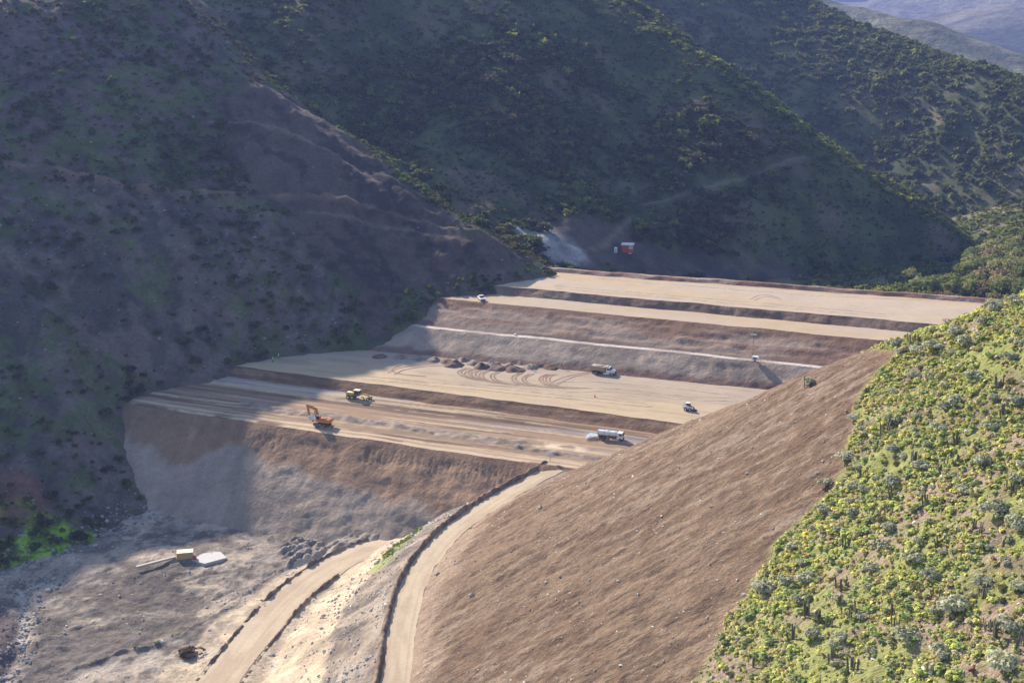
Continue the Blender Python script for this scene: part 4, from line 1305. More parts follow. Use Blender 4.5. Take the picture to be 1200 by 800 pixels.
# rubble at the foot of the left hill and along the stream
def dens_foot(x, y):
    ds_, _, _ = poly_dist(x, y, stream); hl = h_left(x, y); hf_ = h_floor(x, y)
    return np.maximum(np.exp(-((hl - hf_ - .5) / 2.5) ** 2), (ds_ < 5) * .4 + (ds_ < 3) * .4) * (h_dam(x, y) < np.maximum(hl, hf_))
P = scatter_points(16000, -170, -60, 285, 392, lambda x, y: np.maximum(h_floor(x, y), h_left(x, y)), dens_foot, 945)[:1900]
scatter_stones('foot_rubble', P, np.clip(np.random.default_rng(946).gamma(2.2, .14, len(P)), .12, 1.0), (.12, .11, .11), (.36, .33, .31), 947)
def dens_fl(x, y):
    d, _, _ = poly_dist(x, y, road_b); da_, sa_, _ = poly_dist(x, y, road_a)
    return (d > 4) * (sa_ < 0) * (da_ > 6) * (.15 + .85 * sstep(.0, .3, fbm(x, y, 9, 4, 948)))
P = scatter_points(16000, -150, -20, 285, 380, h_floor, dens_fl, 949)[:2600]
scatter_stones('floor_rubble', P, np.clip(np.random.default_rng(950).gamma(1.8, .09, len(P)), .08, .7), (.16, .145, .13), (.55, .50, .45), 951)
# outcrop stones on the left hill
P = scatter_points(9000, -200, 10, 340, 640, h_left, lambda x, y: .15 + .85 * poly_mask(x, y, A_spoil, 6, 6, 72), 952)
P = P[(P[:, 2] > h_dam(P[:, 0], P[:, 1]) + .4) & in_view(P, 5)][:1500]
scatter_stones('hill_stones', P, np.clip(np.random.default_rng(953).gamma(1.6, .16, len(P)), .12, 1.3), (.10, .09, .09), (.30, .27, .26), 954)

bl = [(703, 596, .9), (1008, 0, 0)]
for a, b, r, lb in [(633, 595, .9, 'dark boulder on the graded slope just above the haul road bend'), (657, 676, .45, 'small pale stone in the middle of the graded slope'), (725, 681, .5, 'white stone at the centre of the graded slope'),
                    (643, 697, .5, 'white stone below the centre of the graded slope'), (553, 698, .9, 'brown boulder beside the haul road'), (513, 673, .8, 'grey boulder on the inner verge of the haul road'),
                    (876, 555, .5, 'pale stone high on the graded slope near the shrubs'), (1002, 690, .5, 'pale stone between shrubs low on the right slope')]:
    p = hit(a, b, right_z)
    o = bpy.data.objects.new('boulder', stone_meshes[int(a) % 4]); COL.objects.link(o)
    o.location = (p[0], p[1], p[2] + .1); o.scale = (r, r, r); o.rotation_euler = (0, 0, a)
    tag(o, lb, 'stone')

# ------------------------------------------------------------------ soil heaps on the middle platform
def heap_mesh(seed, c1, c2):
    r = np.random.default_rng(seed); n = 22
    t = np.linspace(0, 2 * np.pi, n, endpoint=False); rad = np.linspace(0, 1, 9)
    T, Rr = np.meshgrid(t, rad)
    X = Rr * np.cos(T) * 1.0; Y = Rr * np.sin(T) * .85
    Z = (1 - Rr ** 1.3) * .5 + .28 * fbm(X + seed, Y, .6, 4, seed) * (1 - Rr ** 3) - .02
    X = X * (1 + .15 * fbm(np.cos(T) * 2, np.sin(T) * 2, 1, 2, seed + 1) * 2)
    V = np.stack([X, Y, Z], -1).reshape(-1, 3)
    q = np.arange(9 * n).reshape(9, n)
    Fq = np.stack([q[:-1], q[1:], np.roll(q[1:], -1, 1), np.roll(q[:-1], -1, 1)], -1).reshape(-1, 4)
    c = mix(c1, c2, sstep(-.3, .3, fbm(V[:, 0], V[:, 1], .3, 3, seed + 2)))
    o = mesh_arrays('soil_heap', V, Fq, c, M_soil, True); me = o.data; bpy.data.objects.remove(o)
    return me
hb = [heap_mesh(960 + k, (.13, .085, .065), (.19, .13, .10)) for k in range(3)]
hg = [heap_mesh(970 + k, (.22, .175, .15), (.30, .24, .205)) for k in range(3)]
heaps = [(532, 428, 0, 4.2), (524, 424, 0, 3.6), (565, 430, 0, 4.0), (584, 432, 0, 4.2), (604, 434, 0, 4.4), (645, 430, 0, 4.0), (556, 426, 1, 3.8), (578, 428, 1, 4.0), (598, 430, 1, 3.6), (620, 431, 1, 3.8), (630, 429, 0, 3.4),
         (508, 423, 1, 3.4), (492, 421, 1, 3.4), (445, 418, 0, 3.2), (470, 419, 1, 3.2), (543, 422, 1, 3.0), (610, 426, 1, 3.0)]
heaps.sort()
for i, (a, b, k, r) in enumerate(heaps):
    p = PZ(a, b, 0.0)
    o = bpy.data.objects.new('soil_heap', (hg if k else hb)[i % 3]); COL.objects.link(o)
    r *= .92
    o.location = (p[0], p[1], -.05); o.scale = (r, r, r * .95); o.rotation_euler = (0, 0, i * 1.3)
    ORD = ['first', 'second', 'third', 'fourth', 'fifth', 'sixth', 'seventh', 'eighth', 'ninth', 'tenth']
    nth = sum(1 for h_ in heaps[:i] if h_[2] == k)
    tag(o, ('grey-brown' if k else 'dark brown') + ' tipped soil heap on the sandy platform, ' + ORD[nth] + ' of its colour from the left', 'soil heap', 'tipped soil heaps')

# tyre tracks where the trucks swing round in front of the heaps
def flat_relief0(x, y):
    a_, b_ = SW(x, y)
    return .21 * fbm(a_, b_, 12, 3, 202)
def flat_relief(x, y):
    a_, b_ = SW(x, y)
    return .21 * fbm(a_, b_, 12, 3, 202) + .10 * fbm(a_ * .3, b_, 6, 3, 253)
def track_part(pts, width, z0, parent, seed, c=(.20, .142, .10)):
    L = smooth_poly([(*PZ(a, b, z0)[:2], z0) for a, b in pts], 10)
    o = strip('tyre_track', L, np.linspace(-width / 2, width / 2, 5), np.array([.0, .05, .03, .05, .0]) + .03,
              lambda U, O, X, Y: mix(c, np.array(c) * 1.35, sstep(-.2, .3, fbm(U, O, 1.5, 3, seed))), M_plat, parent, .7, .12, seed, follow=flat_relief if parent is plat else flat_relief0)
    return o
for i, (x0, yb, dx) in enumerate([(537, 431, 0), (545, 432, 0), (553, 433, 0), (562, 434, 4), (575, 435, 3), (600, 437, 4), (612, 438, 4), (632, 438, 6), (640, 438, 6)]):
    for w in (0, 4.2):
        track_part([(x0 + 9 + w, yb), (x0 + w, yb + 4.5), (x0 + 3 + w, yb + 9 + dx * .3), (x0 + 16 + w, yb + 13 + dx * .4), (x0 + 42 + w + dx, yb + 17)], .75, 0.0, plat, 980 + i * 2 + int(w))
for i, pts in enumerate([[(640, 452), (660, 442), (690, 436), (712, 434)], [(648, 453), (668, 443), (694, 437), (714, 436)], [(455, 437), (470, 431), (500, 427), (520, 427)], [(462, 439), (476, 433), (504, 429), (524, 429)],
                         [(470, 428), (460, 433), (468, 438), (500, 441)]]):
    track_part(pts, .7, 0.0, plat, 1000 + i)
for i, pts in enumerate([[(420, 440), (520, 449), (640, 461), (760, 473)], [(424, 444), (522, 453), (642, 465), (764, 477)], [(660, 456), (720, 455), (800, 464), (860, 466)], [(664, 460), (724, 459), (804, 468), (866, 470)], [(540, 450), (600, 452), (680, 447), (760, 452), (850, 462)]]):
    track_part(pts, .6, 0.0, plat, 1030 + i, (.325, .255, .185))
for i, pts in enumerate([[(650, 335), (760, 344), (900, 356), (1040, 368)], [(652, 338), (762, 347), (902, 359), (1042, 371)], [(700, 326), (820, 336), (940, 345), (1080, 352)]]):
    track_part(pts, .6, Z_TOP, top_flat, 1040 + i, (.325, .26, .20))
for i, pts in enumerate([[(880, 350), (890, 346), (900, 346), (915, 350)], [(884, 352), (893, 348), (902, 348), (916, 352)]]):
    track_part(pts, .7, Z_TOP, top_flat, 1010 + i, (.30, .225, .17))

# ------------------------------------------------------------------ machine building helpers
def PB():
    return bmesh.new()
def bx(bm, c, size, rot=None, bev=.03):
    M = Matrix.Translation(c) @ (rot if rot is not None else Matrix.Identity(4)) @ Matrix.Diagonal((*size, 1))
    r = bmesh.ops.create_cube(bm, size=1.0, matrix=M)
    if bev:
        es = list({e for v in r['verts'] for e in v.link_edges})
        bmesh.ops.bevel(bm, geom=es, offset=bev, segments=1, affect='EDGES', profile=.5)
    return bm
def cy(bm, a, b, r, r2=None, n=14):
    a = Vector(a); b = Vector(b); d = b - a
    M = Matrix.Translation((a + b) / 2) @ d.to_track_quat('Z', 'Y').to_matrix().to_4x4()
    bmesh.ops.create_cone(bm, cap_ends=True, segments=n, radius1=r, radius2=(r if r2 is None else r2), depth=d.length, matrix=M)
    return bm
def prism(bm, prof, y0, y1):
    """profile in x,z extruded between y0 and y1"""
    A = [bm.verts.new((x, y0, z)) for x, z in prof]; B = [bm.verts.new((x, y1, z)) for x, z in prof]
    n = len(prof)
    fs = [bm.faces.new(A[::-1]), bm.faces.new(B)]
    for i in range(n):
        fs.append(bm.faces.new((A[i], A[(i + 1) % n], B[(i + 1) % n], B[i])))
    bmesh.ops.recalc_face_normals(bm, faces=fs)
    return bm
def bar(bm, a, b, w, h0, h1):
    """tapered box beam in the x-z plane from a to b (y centred)"""
    a = Vector(a); b = Vector(b); d = (b - a).normalized(); n = Vector((-d.z, 0, d.x))
    vs_ = []
    for p, h in ((a, h0), (b, h1)):
        for sy, sn in ((-1, -1), (1, -1), (1, 1), (-1, 1)):
            vs_.append(bm.verts.new(p + Vector((0, sy * w / 2, 0)) + n * (sn * h / 2)))
    f = [bm.faces.new(vs_[3::-1]), bm.faces.new(vs_[4:])]
    for i in range(4):
        f.append(bm.faces.new((vs_[i], vs_[(i + 1) % 4], vs_[4 + (i + 1) % 4], vs_[4 + i])))
    bmesh.ops.recalc_face_normals(bm, faces=f)
    return bm
def part(name, bm, mat, parent, label=None, smooth=False):
    me = bpy.data.meshes.new(name); bm.to_mesh(me); bm.free()
    if smooth:
        for p in me.polygons:
            p.use_smooth = True
    me.materials.append(mat)
    o = bpy.data.objects.new(name, me); COL.objects.link(o)
    if parent is not None:
        o.parent = parent
    if label:
        o['label'] = label
    return o
WHITE = paint('white_paint', (.78, .79, .80), .4, dirt=.12)
GLASS = paint('dark_glass', (.03, .035, .045), .12, dirt=.05)
BLACK = paint('black_rubber', (.03, .028, .027), .85, dirt=.3)
STEEL = paint('grey_steel', (.16, .155, .15), .6, .3, dirt=.35)
BRIGHT = paint('worn_steel', (.72, .71, .69), .35, .5, dirt=.1)
ORANGE = paint('orange_paint', (.62, .20, .03), .45, dirt=.25)
YELLOW = paint('yellow_paint', (.66, .40, .03), .45, dirt=.22)
CREAM = paint('cream_paint', (.83, .74, .50), .5, dirt=.1)
TANB = paint('dusty_body', (.40, .33, .26), .8, dirt=.35)
LAMP = paint('lamp_glass', (.75, .75, .72), .2, dirt=.05)
RED = paint('red_paint', (.40, .055, .05), .55, dirt=.15)

def wheel(parent, x, y, r, w, rimmat=STEEL):
    t = PB(); cy(t, (x, y - w / 2, r), (x, y + w / 2, r), r, n=18)
    wt = part('wheel', t, BLACK, parent)
    t = PB(); s = 1 if y > 0 else -1
    cy(t, (x, y + s * (w / 2 - .06), r), (x, y + s * (w / 2 + .02), r), r * .52, n=12)
    part('rim', t, rimmat, wt)
    return wt

def face_dir(px, py, z, px2, py2, z2=None):
    a = PZ(px, py, z); b = PZ(px2, py2, z if z2 is None else z2)
    return math.atan2(b[1] - a[1], b[0] - a[0])
DAM_RZ = math.atan2(EY, EX)

# ---- dump truck
def dump_truck(loc, rz):
    t = empty('dump_truck', loc, rz, 'white dump truck with dusty tipper body parked by the soil heaps', 'truck')
    part('chassis', bx(bx(PB(), (-.2, 0, .95), (7.6, .9, .28)), (3.6, 0, .75), (.3, 2.2, .35)), STEEL, t)
    body = PB()
    prism(body, [(-4.3, 1.35), (.85, 1.25), (1.0, 2.75), (-3.9, 2.85), (-4.5, 2.3)], -1.22, 1.22)
    db = part('dump_body', body, TANB, t)
    r = PB()
    for k in range(6):
        for sy in (-1, 1):
            bx(r, (-3.6 + k * .85, sy * 1.27, 2.05), (.10, .10, 1.35), bev=0)
    part('rib', r, TANB, db)
    part('canopy_lip', bx(PB(), (1.35, 0, 2.9), (1.0, 2.3, .10)), TANB, db)
    ld = PB(); bmesh.ops.create_icosphere(ld, subdivisions=3, radius=1, matrix=Matrix.Translation((-1.6, 0, 2.6)) @ Matrix.Diagonal((2.2, 1.08, .55, 1)))
    part('soil_load', ld, TANB, db, smooth=True)
    cab = PB()
    prism(cab, [(1.25, .95), (2.75, .95), (2.75, 1.75), (2.45, 2.7), (1.3, 2.75)], -1.1, 1.1)
    cb = part('cab', cab, WHITE, t)
    part('windscreen', prism(PB(), [(2.765, 1.82), (2.47, 2.62), (2.50, 2.63), (2.80, 1.82)], -.95, .95), GLASS, cb)
    for sy in (-1, 1):
        part('side_window', bx(PB(), (2.02, sy * 1.105, 2.15), (.95, .03, .62), bev=0), GLASS, cb)
        part('mirror', bx(PB(), (2.65, sy * 1.35, 2.0), (.12, .2, .5)), BLACK, cb)
    hd = PB(); prism(hd, [(2.75, .85), (4.15, .85), (4.2, 1.45), (3.95, 1.68), (2.75, 1.80)], -.95, .95)
    hp = part('hood', hd, WHITE, t)
    part('grille', bx(PB(), (4.19, 0, 1.15), (.06, 1.0, .5), bev=0), BLACK, hp)
    for sy in (-1, 1):
        part('headlight', bx(PB(), (4.19, sy * .72, 1.2), (.08, .28, .22), bev=.01), LAMP, hp)
        part('fender', bx(PB(), (3.35, sy * 1.0, 1.25), (1.25, .42, .25)), WHITE, t)
        part('fuel_tank', cy(PB(), (1.0, sy * .95, .8), (2.2, sy * .95, .8), .3), BRIGHT, t)
        wheel(t, 3.35, sy * 1.02, .52, .34, BRIGHT)
        wheel(t, -1.9, sy * .95, .52, .62); wheel(t, -3.2, sy * .95, .52, .62)
    part('bumper', bx(PB(), (4.25, 0, .72), (.22, 2.2, .32)), BLACK, t)
    part('exhaust', cy(PB(), (1.15, .95, 1.2), (1.15, .95, 3.1), .08, n=10), BRIGHT, t)
    return t
p = PZ(707, 438, .06)
dump_truck((p[0], p[1], .06), face_dir(690, 435.5, 0, 725, 439.6))

# ---- water tanker
def tanker(loc, rz):
    t = empty('water_tanker', loc, rz, 'white water tanker truck spraying the lower bench beside the graded slope', 'truck')
    part('chassis', bx(bx(PB(), (0, 0, .95), (9.2, .9, .3)), (-4.2, 0, .9), (.5, 2.2, .3)), STEEL, t)
    tk = PB()
    bmesh.ops.create_cone(tk, cap_ends=True, segments=24, radius1=1.0, radius2=1.0, depth=6.6, matrix=Matrix.Translation((-1.3, 0, 2.15)) @ Matrix.Rotation(math.pi / 2, 4, 'Y') @ Matrix.Diagonal((.95, 1.2, 1, 1)))
    tb = part('tank', tk, WHITE, t, smooth=False)
    for x in (-4.3, -2.3, -.3, 1.7):
        b = PB(); bmesh.ops.create_cone(b, cap_ends=True, segments=24, radius1=1.03, radius2=1.03, depth=.08, matrix=Matrix.Translation((x, 0, 2.15)) @ Matrix.Rotation(math.pi / 2, 4, 'Y') @ Matrix.Diagonal((.95, 1.2, 1, 1)))
        part('tank_band', b, STEEL, tb)
    part('hatch', cy(PB(), (-1.3, 0, 3.05), (-1.3, 0, 3.3), .3), WHITE, tb)
    part('catwalk', bx(PB(), (-1.3, .45, 3.1), (5.5, .35, .06), bev=0), STEEL, tb)
    cab = PB(); prism(cab, [(2.35, .75), (4.35, .75), (4.4, 1.7), (4.15, 2.85), (2.45, 2.9)], -1.18, 1.18)
    cb = part('cab', cab, WHITE, t)
    part('windscreen', prism(PB(), [(4.42, 1.75), (4.19, 2.72), (4.22, 2.73), (4.46, 1.76)], -1.05, 1.05), GLASS, cb)
    for sy in (-1, 1):
        part('side_window', bx(PB(), (3.55, sy * 1.185, 2.2), (1.0, .03, .7), bev=0), GLASS, cb)
        part('mirror', bx(PB(), (4.45, sy * 1.4, 2.2), (.12, .2, .5)), BLACK, cb)
        part('headlight', bx(PB(), (4.4, sy * .85, 1.0), (.08, .32, .2), bev=.01), LAMP, cb)
        wheel(t, 3.5, sy * 1.02, .52, .34); wheel(t, -2.3, sy * .95, .52, .62); wheel(t, -3.6, sy * .95, .52, .62)
        part('side_guard', bx(PB(), (.6, sy * 1.05, .85), (3.2, .08, .5)), STEEL, t)
    part('bumper', bx(PB(), (4.45, 0, .6), (.2, 2.3, .35)), BLACK, t)
    part('spray_bar', cy(PB(), (-4.65, -1.15, .75), (-4.65, 1.15, .75), .06, n=8), STEEL, t)
    return t
zb = -4.5
p = PZ(716, 519, zb)
def bench_z(x, y):
    return float(h_dam(np.array([x]), np.array([y]))[0])
trz = DAM_RZ + .05
p[2] = bench_z(p[0], p[1]) + .15
tanker(p, trz).scale = (.86,) * 3
# spray behind the tanker: a cloud of drops
rs = np.random.default_rng(41)
n = 2600
u = rs.uniform(0, 1, n) ** .7; ang = rs.uniform(-.55, .55, n)
lx = -4.05 - 3.6 * u * np.cos(ang); ly = rs.uniform(-1.0, 1.0, n) + 3.6 * u * np.sin(ang); lz = .62 + .5 * u - 1.05 * u * u + .22 * rs.normal(size=n) * u
lz = np.maximum(lz, .03)
ct, st_ = math.cos(trz), math.sin(trz)
DP = np.stack([p[0] + lx * ct - ly * st_, p[1] + lx * st_ + ly * ct, p[2] + lz], -1)
db = [(np.array([[0, 0, 1], [.9, 0, -.5], [-.5, .8, -.5], [0, 0, 1], [-.5, .8, -.5], [-.5, -.8, -.5], [0, 0, 1], [-.5, -.8, -.5], [.9, 0, -.5]], float), np.ones((9, 3)) * .9)]
M_water = paint('water_drops', (.9, .92, .95), .15, dirt=0.0)
sp = scatter_stuff('water_spray', db, DP, rs.uniform(.035, .08, n), rs.uniform(0, 6, n), np.ones((n, 3)), M_water)

# ---- excavator
def excavator(loc, rz):
    t = empty('excavator', loc, rz, 'orange tracked excavator with raised boom standing on the lower bench edge', 'excavator')
    for sy in (-1, 1):
        tr = PB()
        prof = [(-2.0, .12), (-1.6, 0), (1.6, 0), (2.0, .12), (2.15, .48), (2.0, .82), (1.65, .95), (-1.65, .95), (-2.0, .82), (-2.15, .48)]
        prism(tr, prof, sy * 1.25 - .3, sy * 1.25 + .3)
        tp = part('track', tr, BLACK, t)
        fr = PB(); bx(fr, (0, sy * 1.25, .48), (3.3, .64, .35))
        part('track_frame', fr, STEEL, tp)
        for k in range(5):
            part('roller', cy(PB(), (-1.5 + k * .75, sy * 1.25 - .33, .3), (-1.5 + k * .75, sy * 1.25 + .33, .3), .16, n=10), STEEL, tp)
    part('turntable', cy(PB(), (0, 0, .7), (0, 0, 1.2), .7, n=20), STEEL, t)
    up = PB(); bx(up, (-.55, 0, 1.55), (3.6, 2.5, .7), bev=.06); bx(up, (-1.3, -.1, 2.05), (1.9, 2.3, .45), bev=.06)
    ub = part('upper_body', up, ORANGE, t)
    part('engine_cover', bx(PB(), (-1.15, .3, 2.33), (1.1, 1.2, .15), bev=.04), STEEL, ub)
    part('exhaust', cy(PB(), (-.8, -.7, 2.3), (-.8, -.7, 2.75), .07, n=8), BLACK, ub)
    cw = PB(); prism(cw, [(-2.85, 1.3), (-2.3, 1.15), (-2.2, 2.2), (-2.7, 2.15), (-2.95, 1.8)], -1.25, 1.25)
    part('counterweight', cw, ORANGE, t)
    cab = PB(); prism(cab, [(.1, 1.3), (1.45, 1.3), (1.5, 2.1), (1.15, 3.0), (.1, 3.0)], .3, 1.22)
    cb = part('cab', cab, ORANGE, t)
    part('cab_roof', bx(PB(), (.62, .76, 3.04), (1.15, .95, .1), bev=.03), CREAM, cb)
    part('windscreen', prism(PB(), [(1.515, 2.1), (1.17, 2.95), (1.2, 2.96), (1.545, 2.1)], .38, 1.14), GLASS, cb)
    for y in (.285, 1.235):
        part('side_window', bx(PB(), (.65, y, 2.45), (.95, .03, .85), bev=0), GLASS, cb)
    # boom, stick, bucket (reach along +x)
    b1, b2, b3 = (1.0, 0, 1.7), (2.0, 0, 4.6), (4.6, 0, 5.0)
    bo = bar(PB(), b1, b2, .5, .55, .75); bar(bo, b2, b3, .5, .75, .42)
    bm_ = part('boom', bo, ORANGE, t)
    cyb = PB(); cy(cyb, (1.5, .35, 1.5), (2.35, .35, 3.9), .11, n=8); cy(cyb, (1.5, -.35, 1.5), (2.35, -.35, 3.9), .11, n=8)
    part('boom_cylinder', cyb, STEEL, bm_)
    stp = part('stick', bar(bar(PB(), b3, (5.0, 0, 5.25), .36, .4, .35), b3, (4.05, 0, 2.3), .36, .55, .3), ORANGE, t)
    part('stick_cylinder', cy(PB(), (2.6, 0, 5.2), (4.9, 0, 5.35), .10, n=8), STEEL, bm_)
    part('bucket_cylinder', cy(PB(), (4.85, 0, 4.7), (4.5, 0, 2.7), .08, n=8), STEEL, stp)
    bk = PB()
    pr_ = [(4.25, 2.3), (3.75, 2.35), (3.15, 1.95), (2.85, 1.35), (3.05, .95), (3.5, 1.15), (4.05, 1.6)]
    prism(bk, pr_, -.6, .6)
    bp = part('bucket', bk, BRIGHT, t, 'bright worn steel bucket')
    th = PB()
    for k in range(5):
        bx(th, (2.98, -.5 + .25 * k, .85), (.12, .1, .28), bev=0)
    part('bucket_teeth', th, STEEL, bp)
    return t
p = PZ(378, 499, -5.2); p[2] = bench_z(p[0], p[1]) + .1
ex = excavator(p, DAM_RZ + math.pi - .05); ex.scale = (1.12,) * 3

# ---- motor grader
def grader(loc, rz):
    t = empty('motor_grader', loc, rz, 'yellow motor grader with cream cab roof working on the lower bench', 'grader')
    en = PB(); prism(en, [(-4.3, 1.0), (-1.6, 1.0), (-1.6, 2.1), (-4.2, 2.0)], -.75, .75)
    ep = part('engine_housing', en, YELLOW, t)
    part('engine_hood', bx(PB(), (-3.2, 0, 2.09), (1.9, 1.35, .14)), CREAM, ep)
    part('exhaust', cy(PB(), (-2.5, .3, 2.1), (-2.5, .3, 2.8), .07, n=8), BLACK, ep)
    part('radiator', bx(PB(), (-4.33, 0, 1.5), (.1, 1.2, .8), bev=0), BLACK, ep)
    cb = PB(); prism(cb, [(-1.55, 1.15), (.15, 1.15), (.35, 2.0), (.2, 2.95), (-1.5, 2.95)], -.72, .72)
    c_ = part('cab', cb, STEEL, t)
    part('cab_roof', bx(PB(), (-.62, 0, 3.03), (2.2, 1.75, .14), bev=.05), CREAM, c_)
    for sy in (-1, 1):
        part('side_window', bx(PB(), (-.65, sy * .73, 2.3), (1.4, .03, 1.0), bev=0), GLASS, c_)
        part('tandem_case', bx(PB(), (-2.7, sy * .95, .7), (2.1, .25, .4)), YELLOW, t)
        wheel(t, -3.45, sy * 1.1, .66, .42, CREAM); wheel(t, -1.95, sy * 1.1, .66, .42, CREAM)
        wheel(t, 3.6, sy * .95, .62, .38, CREAM)
    part('windscreen', prism(PB(), [(.36, 2.05), (.22, 2.9), (.25, 2.9), (.39, 2.05)], -.62, .62), GLASS, c_)
    fr = bar(PB(), (.2, 0, 1.5), (1.6, 0, 2.0), .36, .45, .4); bar(fr, (1.6, 0, 2.0), (3.3, 0, 1.55), .36, .4, .4); bar(fr, (3.2, 0, 1.6), (3.95, 0, 1.1), .36, .4, .5)
    part('frame', fr, YELLOW, t)
    part('front_block', bx(PB(), (4.1, 0, 1.1), (.5, .9, .7)), YELLOW, t)
    part('front_axle', bx(PB(), (3.6, 0, .68), (.25, 1.7, .22)), STEEL, t)
    Rz = Matrix.Rotation(math.radians(35), 4, 'Z')
    bl_ = PB(); bx(bl_, (1.5, 0, .42), (.12, 3.5, .6), rot=Rz, bev=0)
    part('blade', bl_, STEEL, t)
    part('circle', cy(PB(), (1.5, 0, .85), (1.5, 0, .97), .72, n=22), YELLOW, t)
    return t
p = PZ(421, 470, -3.6); p[2] = bench_z(p[0], p[1]) + .12
grader(p, DAM_RZ + .02)

# ---- skid steer loader
def loader(loc, rz):
    t = empty('skid_steer_loader', loc, rz, 'small white skid steer loader alone on the right of the sandy platform', 'loader')
    bd = PB(); prism(bd, [(-1.5, .4), (.75, .4), (.8, .75), (.2, .95), (-1.5, 1.35)], -.55, .55)
    part('body', bd, WHITE, t)
    cb = PB(); prism(cb, [(-.75, 1.1), (.45, .9), (.5, 1.3), (.25, 2.05), (-.75, 2.05)], -.48, .48)
    c_ = part('cab', cb, BLACK, t)
    part('cab_roof', bx(PB(), (-.25, 0, 2.09), (1.15, 1.05, .08)), WHITE, c_)
    part('windscreen', prism(PB(), [(.52, 1.3), (.27, 2.0), (.30, 2.0), (.55, 1.3)], -.42, .42), GLASS, c_)
    for sy in (-1, 1):
        part('lift_arm', bar(PB(), (-1.4, 0, 1.75), (1.3, 0, .75), .16, .32, .26), WHITE, t).location = (0, sy * .72, 0)
        part('arm_link', bar(PB(), (-1.45, 0, .9), (-1.35, 0, 1.8), .14, .22, .22), WHITE, t).location = (0, sy * .72, 0)
        wheel(t, .45, sy * .72, .42, .3, WHITE); wheel(t, -.75, sy * .72, .42, .3, WHITE)
    bk = PB(); prism(bk, [(1.25, .08), (2.1, .05), (2.12, .10), (1.45, .22), (1.4, .75), (1.2, .78)], -.9, .9)
    part('bucket', bk, BLACK, t)
    return t
p = PZ(807, 480.5, .05)
loader(p, DAM_RZ + .08).scale = (1.15,) * 3

# ---- pickup on the terrace
def pickup(loc, rz):
    t = empty('pickup_truck', loc, rz, 'white pickup parked near the shaded left end of the narrow terrace', 'pickup')
    bd = PB(); prism(bd, [(-2.5, .45), (2.45, .45), (2.5, .85), (2.3, 1.02), (.95, 1.1), (-2.5, 1.1)], -.88, .88)
    b_ = part('body', bd, WHITE, t)
    cb = PB(); prism(cb, [(-.75, 1.1), (1.0, 1.1), (.45, 1.75), (-.6, 1.78)], -.8, .8)
    c_ = part('cab', cb, WHITE, t)
    part('windscreen', prism(PB(), [(1.02, 1.12), (.49, 1.7), (.53, 1.71), (1.06, 1.13)], -.72, .72), GLASS, c_)
    for sy in (-1, 1):
        part('side_window', bx(PB(), (.1, sy * .80, 1.42), (.95, .04, .42), bev=0), GLASS, c_)
        part('headlight', bx(PB(), (2.47, sy * .65, .8), (.08, .3, .18), bev=.01), LAMP, b_)
        wheel(t, 1.6, sy * .8, .36, .24); wheel(t, -1.5, sy * .8, .36, .24)
    part('cargo_bed', bx(PB(), (-1.65, 0, 1.08), (1.6, 1.45, .12), bev=0), BLACK, b_)
    part('bumper', bx(PB(), (2.52, 0, .55), (.15, 1.75, .25)), BLACK, b_)
    return t
p = PZ(564, 351.5, Z_TERR)
pickup((p[0], p[1], Z_TERR + .06), math.radians(-75))

# ---- lighting tower on the ledge
def light_tower(loc, rz):
    t = empty('lighting_tower', loc, rz, 'white lighting tower trailer with tall thin mast on the pale ledge', 'lighting tower')
    bd = PB(); prism(bd, [(-1.15, .45), (1.15, .45), (1.15, 1.5), (.95, 1.75), (-.95, 1.75), (-1.15, 1.5)], -.65, .65)
    b_ = part('cabinet', bd, WHITE, t)
    part('door', bx(PB(), (0, -.66, 1.15), (1.3, .03, .55), bev=0), GLASS, b_)
    part('mast', cy(PB(), (-.9, 0, .5), (-.9, 0, 9.0), .085, .05, n=10), STEEL, t)
    part('crossbar', bx(PB(), (-.9, 0, 8.9), (1.5, .08, .08), bev=0), STEEL, t)
    for k in (-.75, -.25, .25, .75):
        part('floodlight', bx(PB(), (-.9 + k, -.1, 9.1), (.42, .2, .36), bev=.02), LAMP, t)
    part('drawbar', bx(PB(), (1.7, 0, .45), (1.2, .1, .1), bev=0), STEEL, t)
    for sy in (-1, 1):
        wheel(t, 0, sy * .72, .33, .2)
    return t
p = PZ(885.5, 424.5, Z_LEDGE)
light_tower((p[0], p[1] + .8, Z_LEDGE + .12), DAM_RZ)

# ---- red site cabin and portable toilet
def cabin(loc, rz):
    t = empty('site_cabin', loc, rz, 'red site cabin with white flat roof at the foot of the dark hill', 'cabin')
    part('wall', bx(PB(), (0, 0, 2.0), (5.0, 3.2, 3.4), bev=.04), RED, t)
    part('roof', bx(PB(), (0, -.2, 3.95), (5.4, 4.0, .45), bev=.05), WHITE, t)
    d = part('door', bx(PB(), (-.4, -1.62, 1.45), (.95, .06, 2.1), bev=0), RED, t)
    part('handle', bx(PB(), (-.05, -1.67, 1.4), (.14, .05, .05), bev=0), BRIGHT, d)
    w = part('window', bx(PB(), (1.55, -1.62, 2.75), (1.7, .06, 1.35), bev=0), CREAM, t)
    part('pane', bx(PB(), (1.55, -1.66, 2.75), (1.5, .03, 1.1), bev=0), paint('pale_pane', (.45, .46, .48), .3, dirt=.1), w)
    part('step', bx(PB(), (1.2, -2.0, .2), (1.4, .7, .3)), BRIGHT, t)
    for sx in (-1, 1):
        part('skid', bx(PB(), (sx * 1.9, 0, .15), (.3, 3.3, .32)), STEEL, t)
    return t
gm_ = lambda x, y: np.maximum(h_mid(x, y), h_back(x, y))
p = hit(735.5, 296, gm_); cabin((p[0], p[1], p[2] - .1), math.radians(-12))
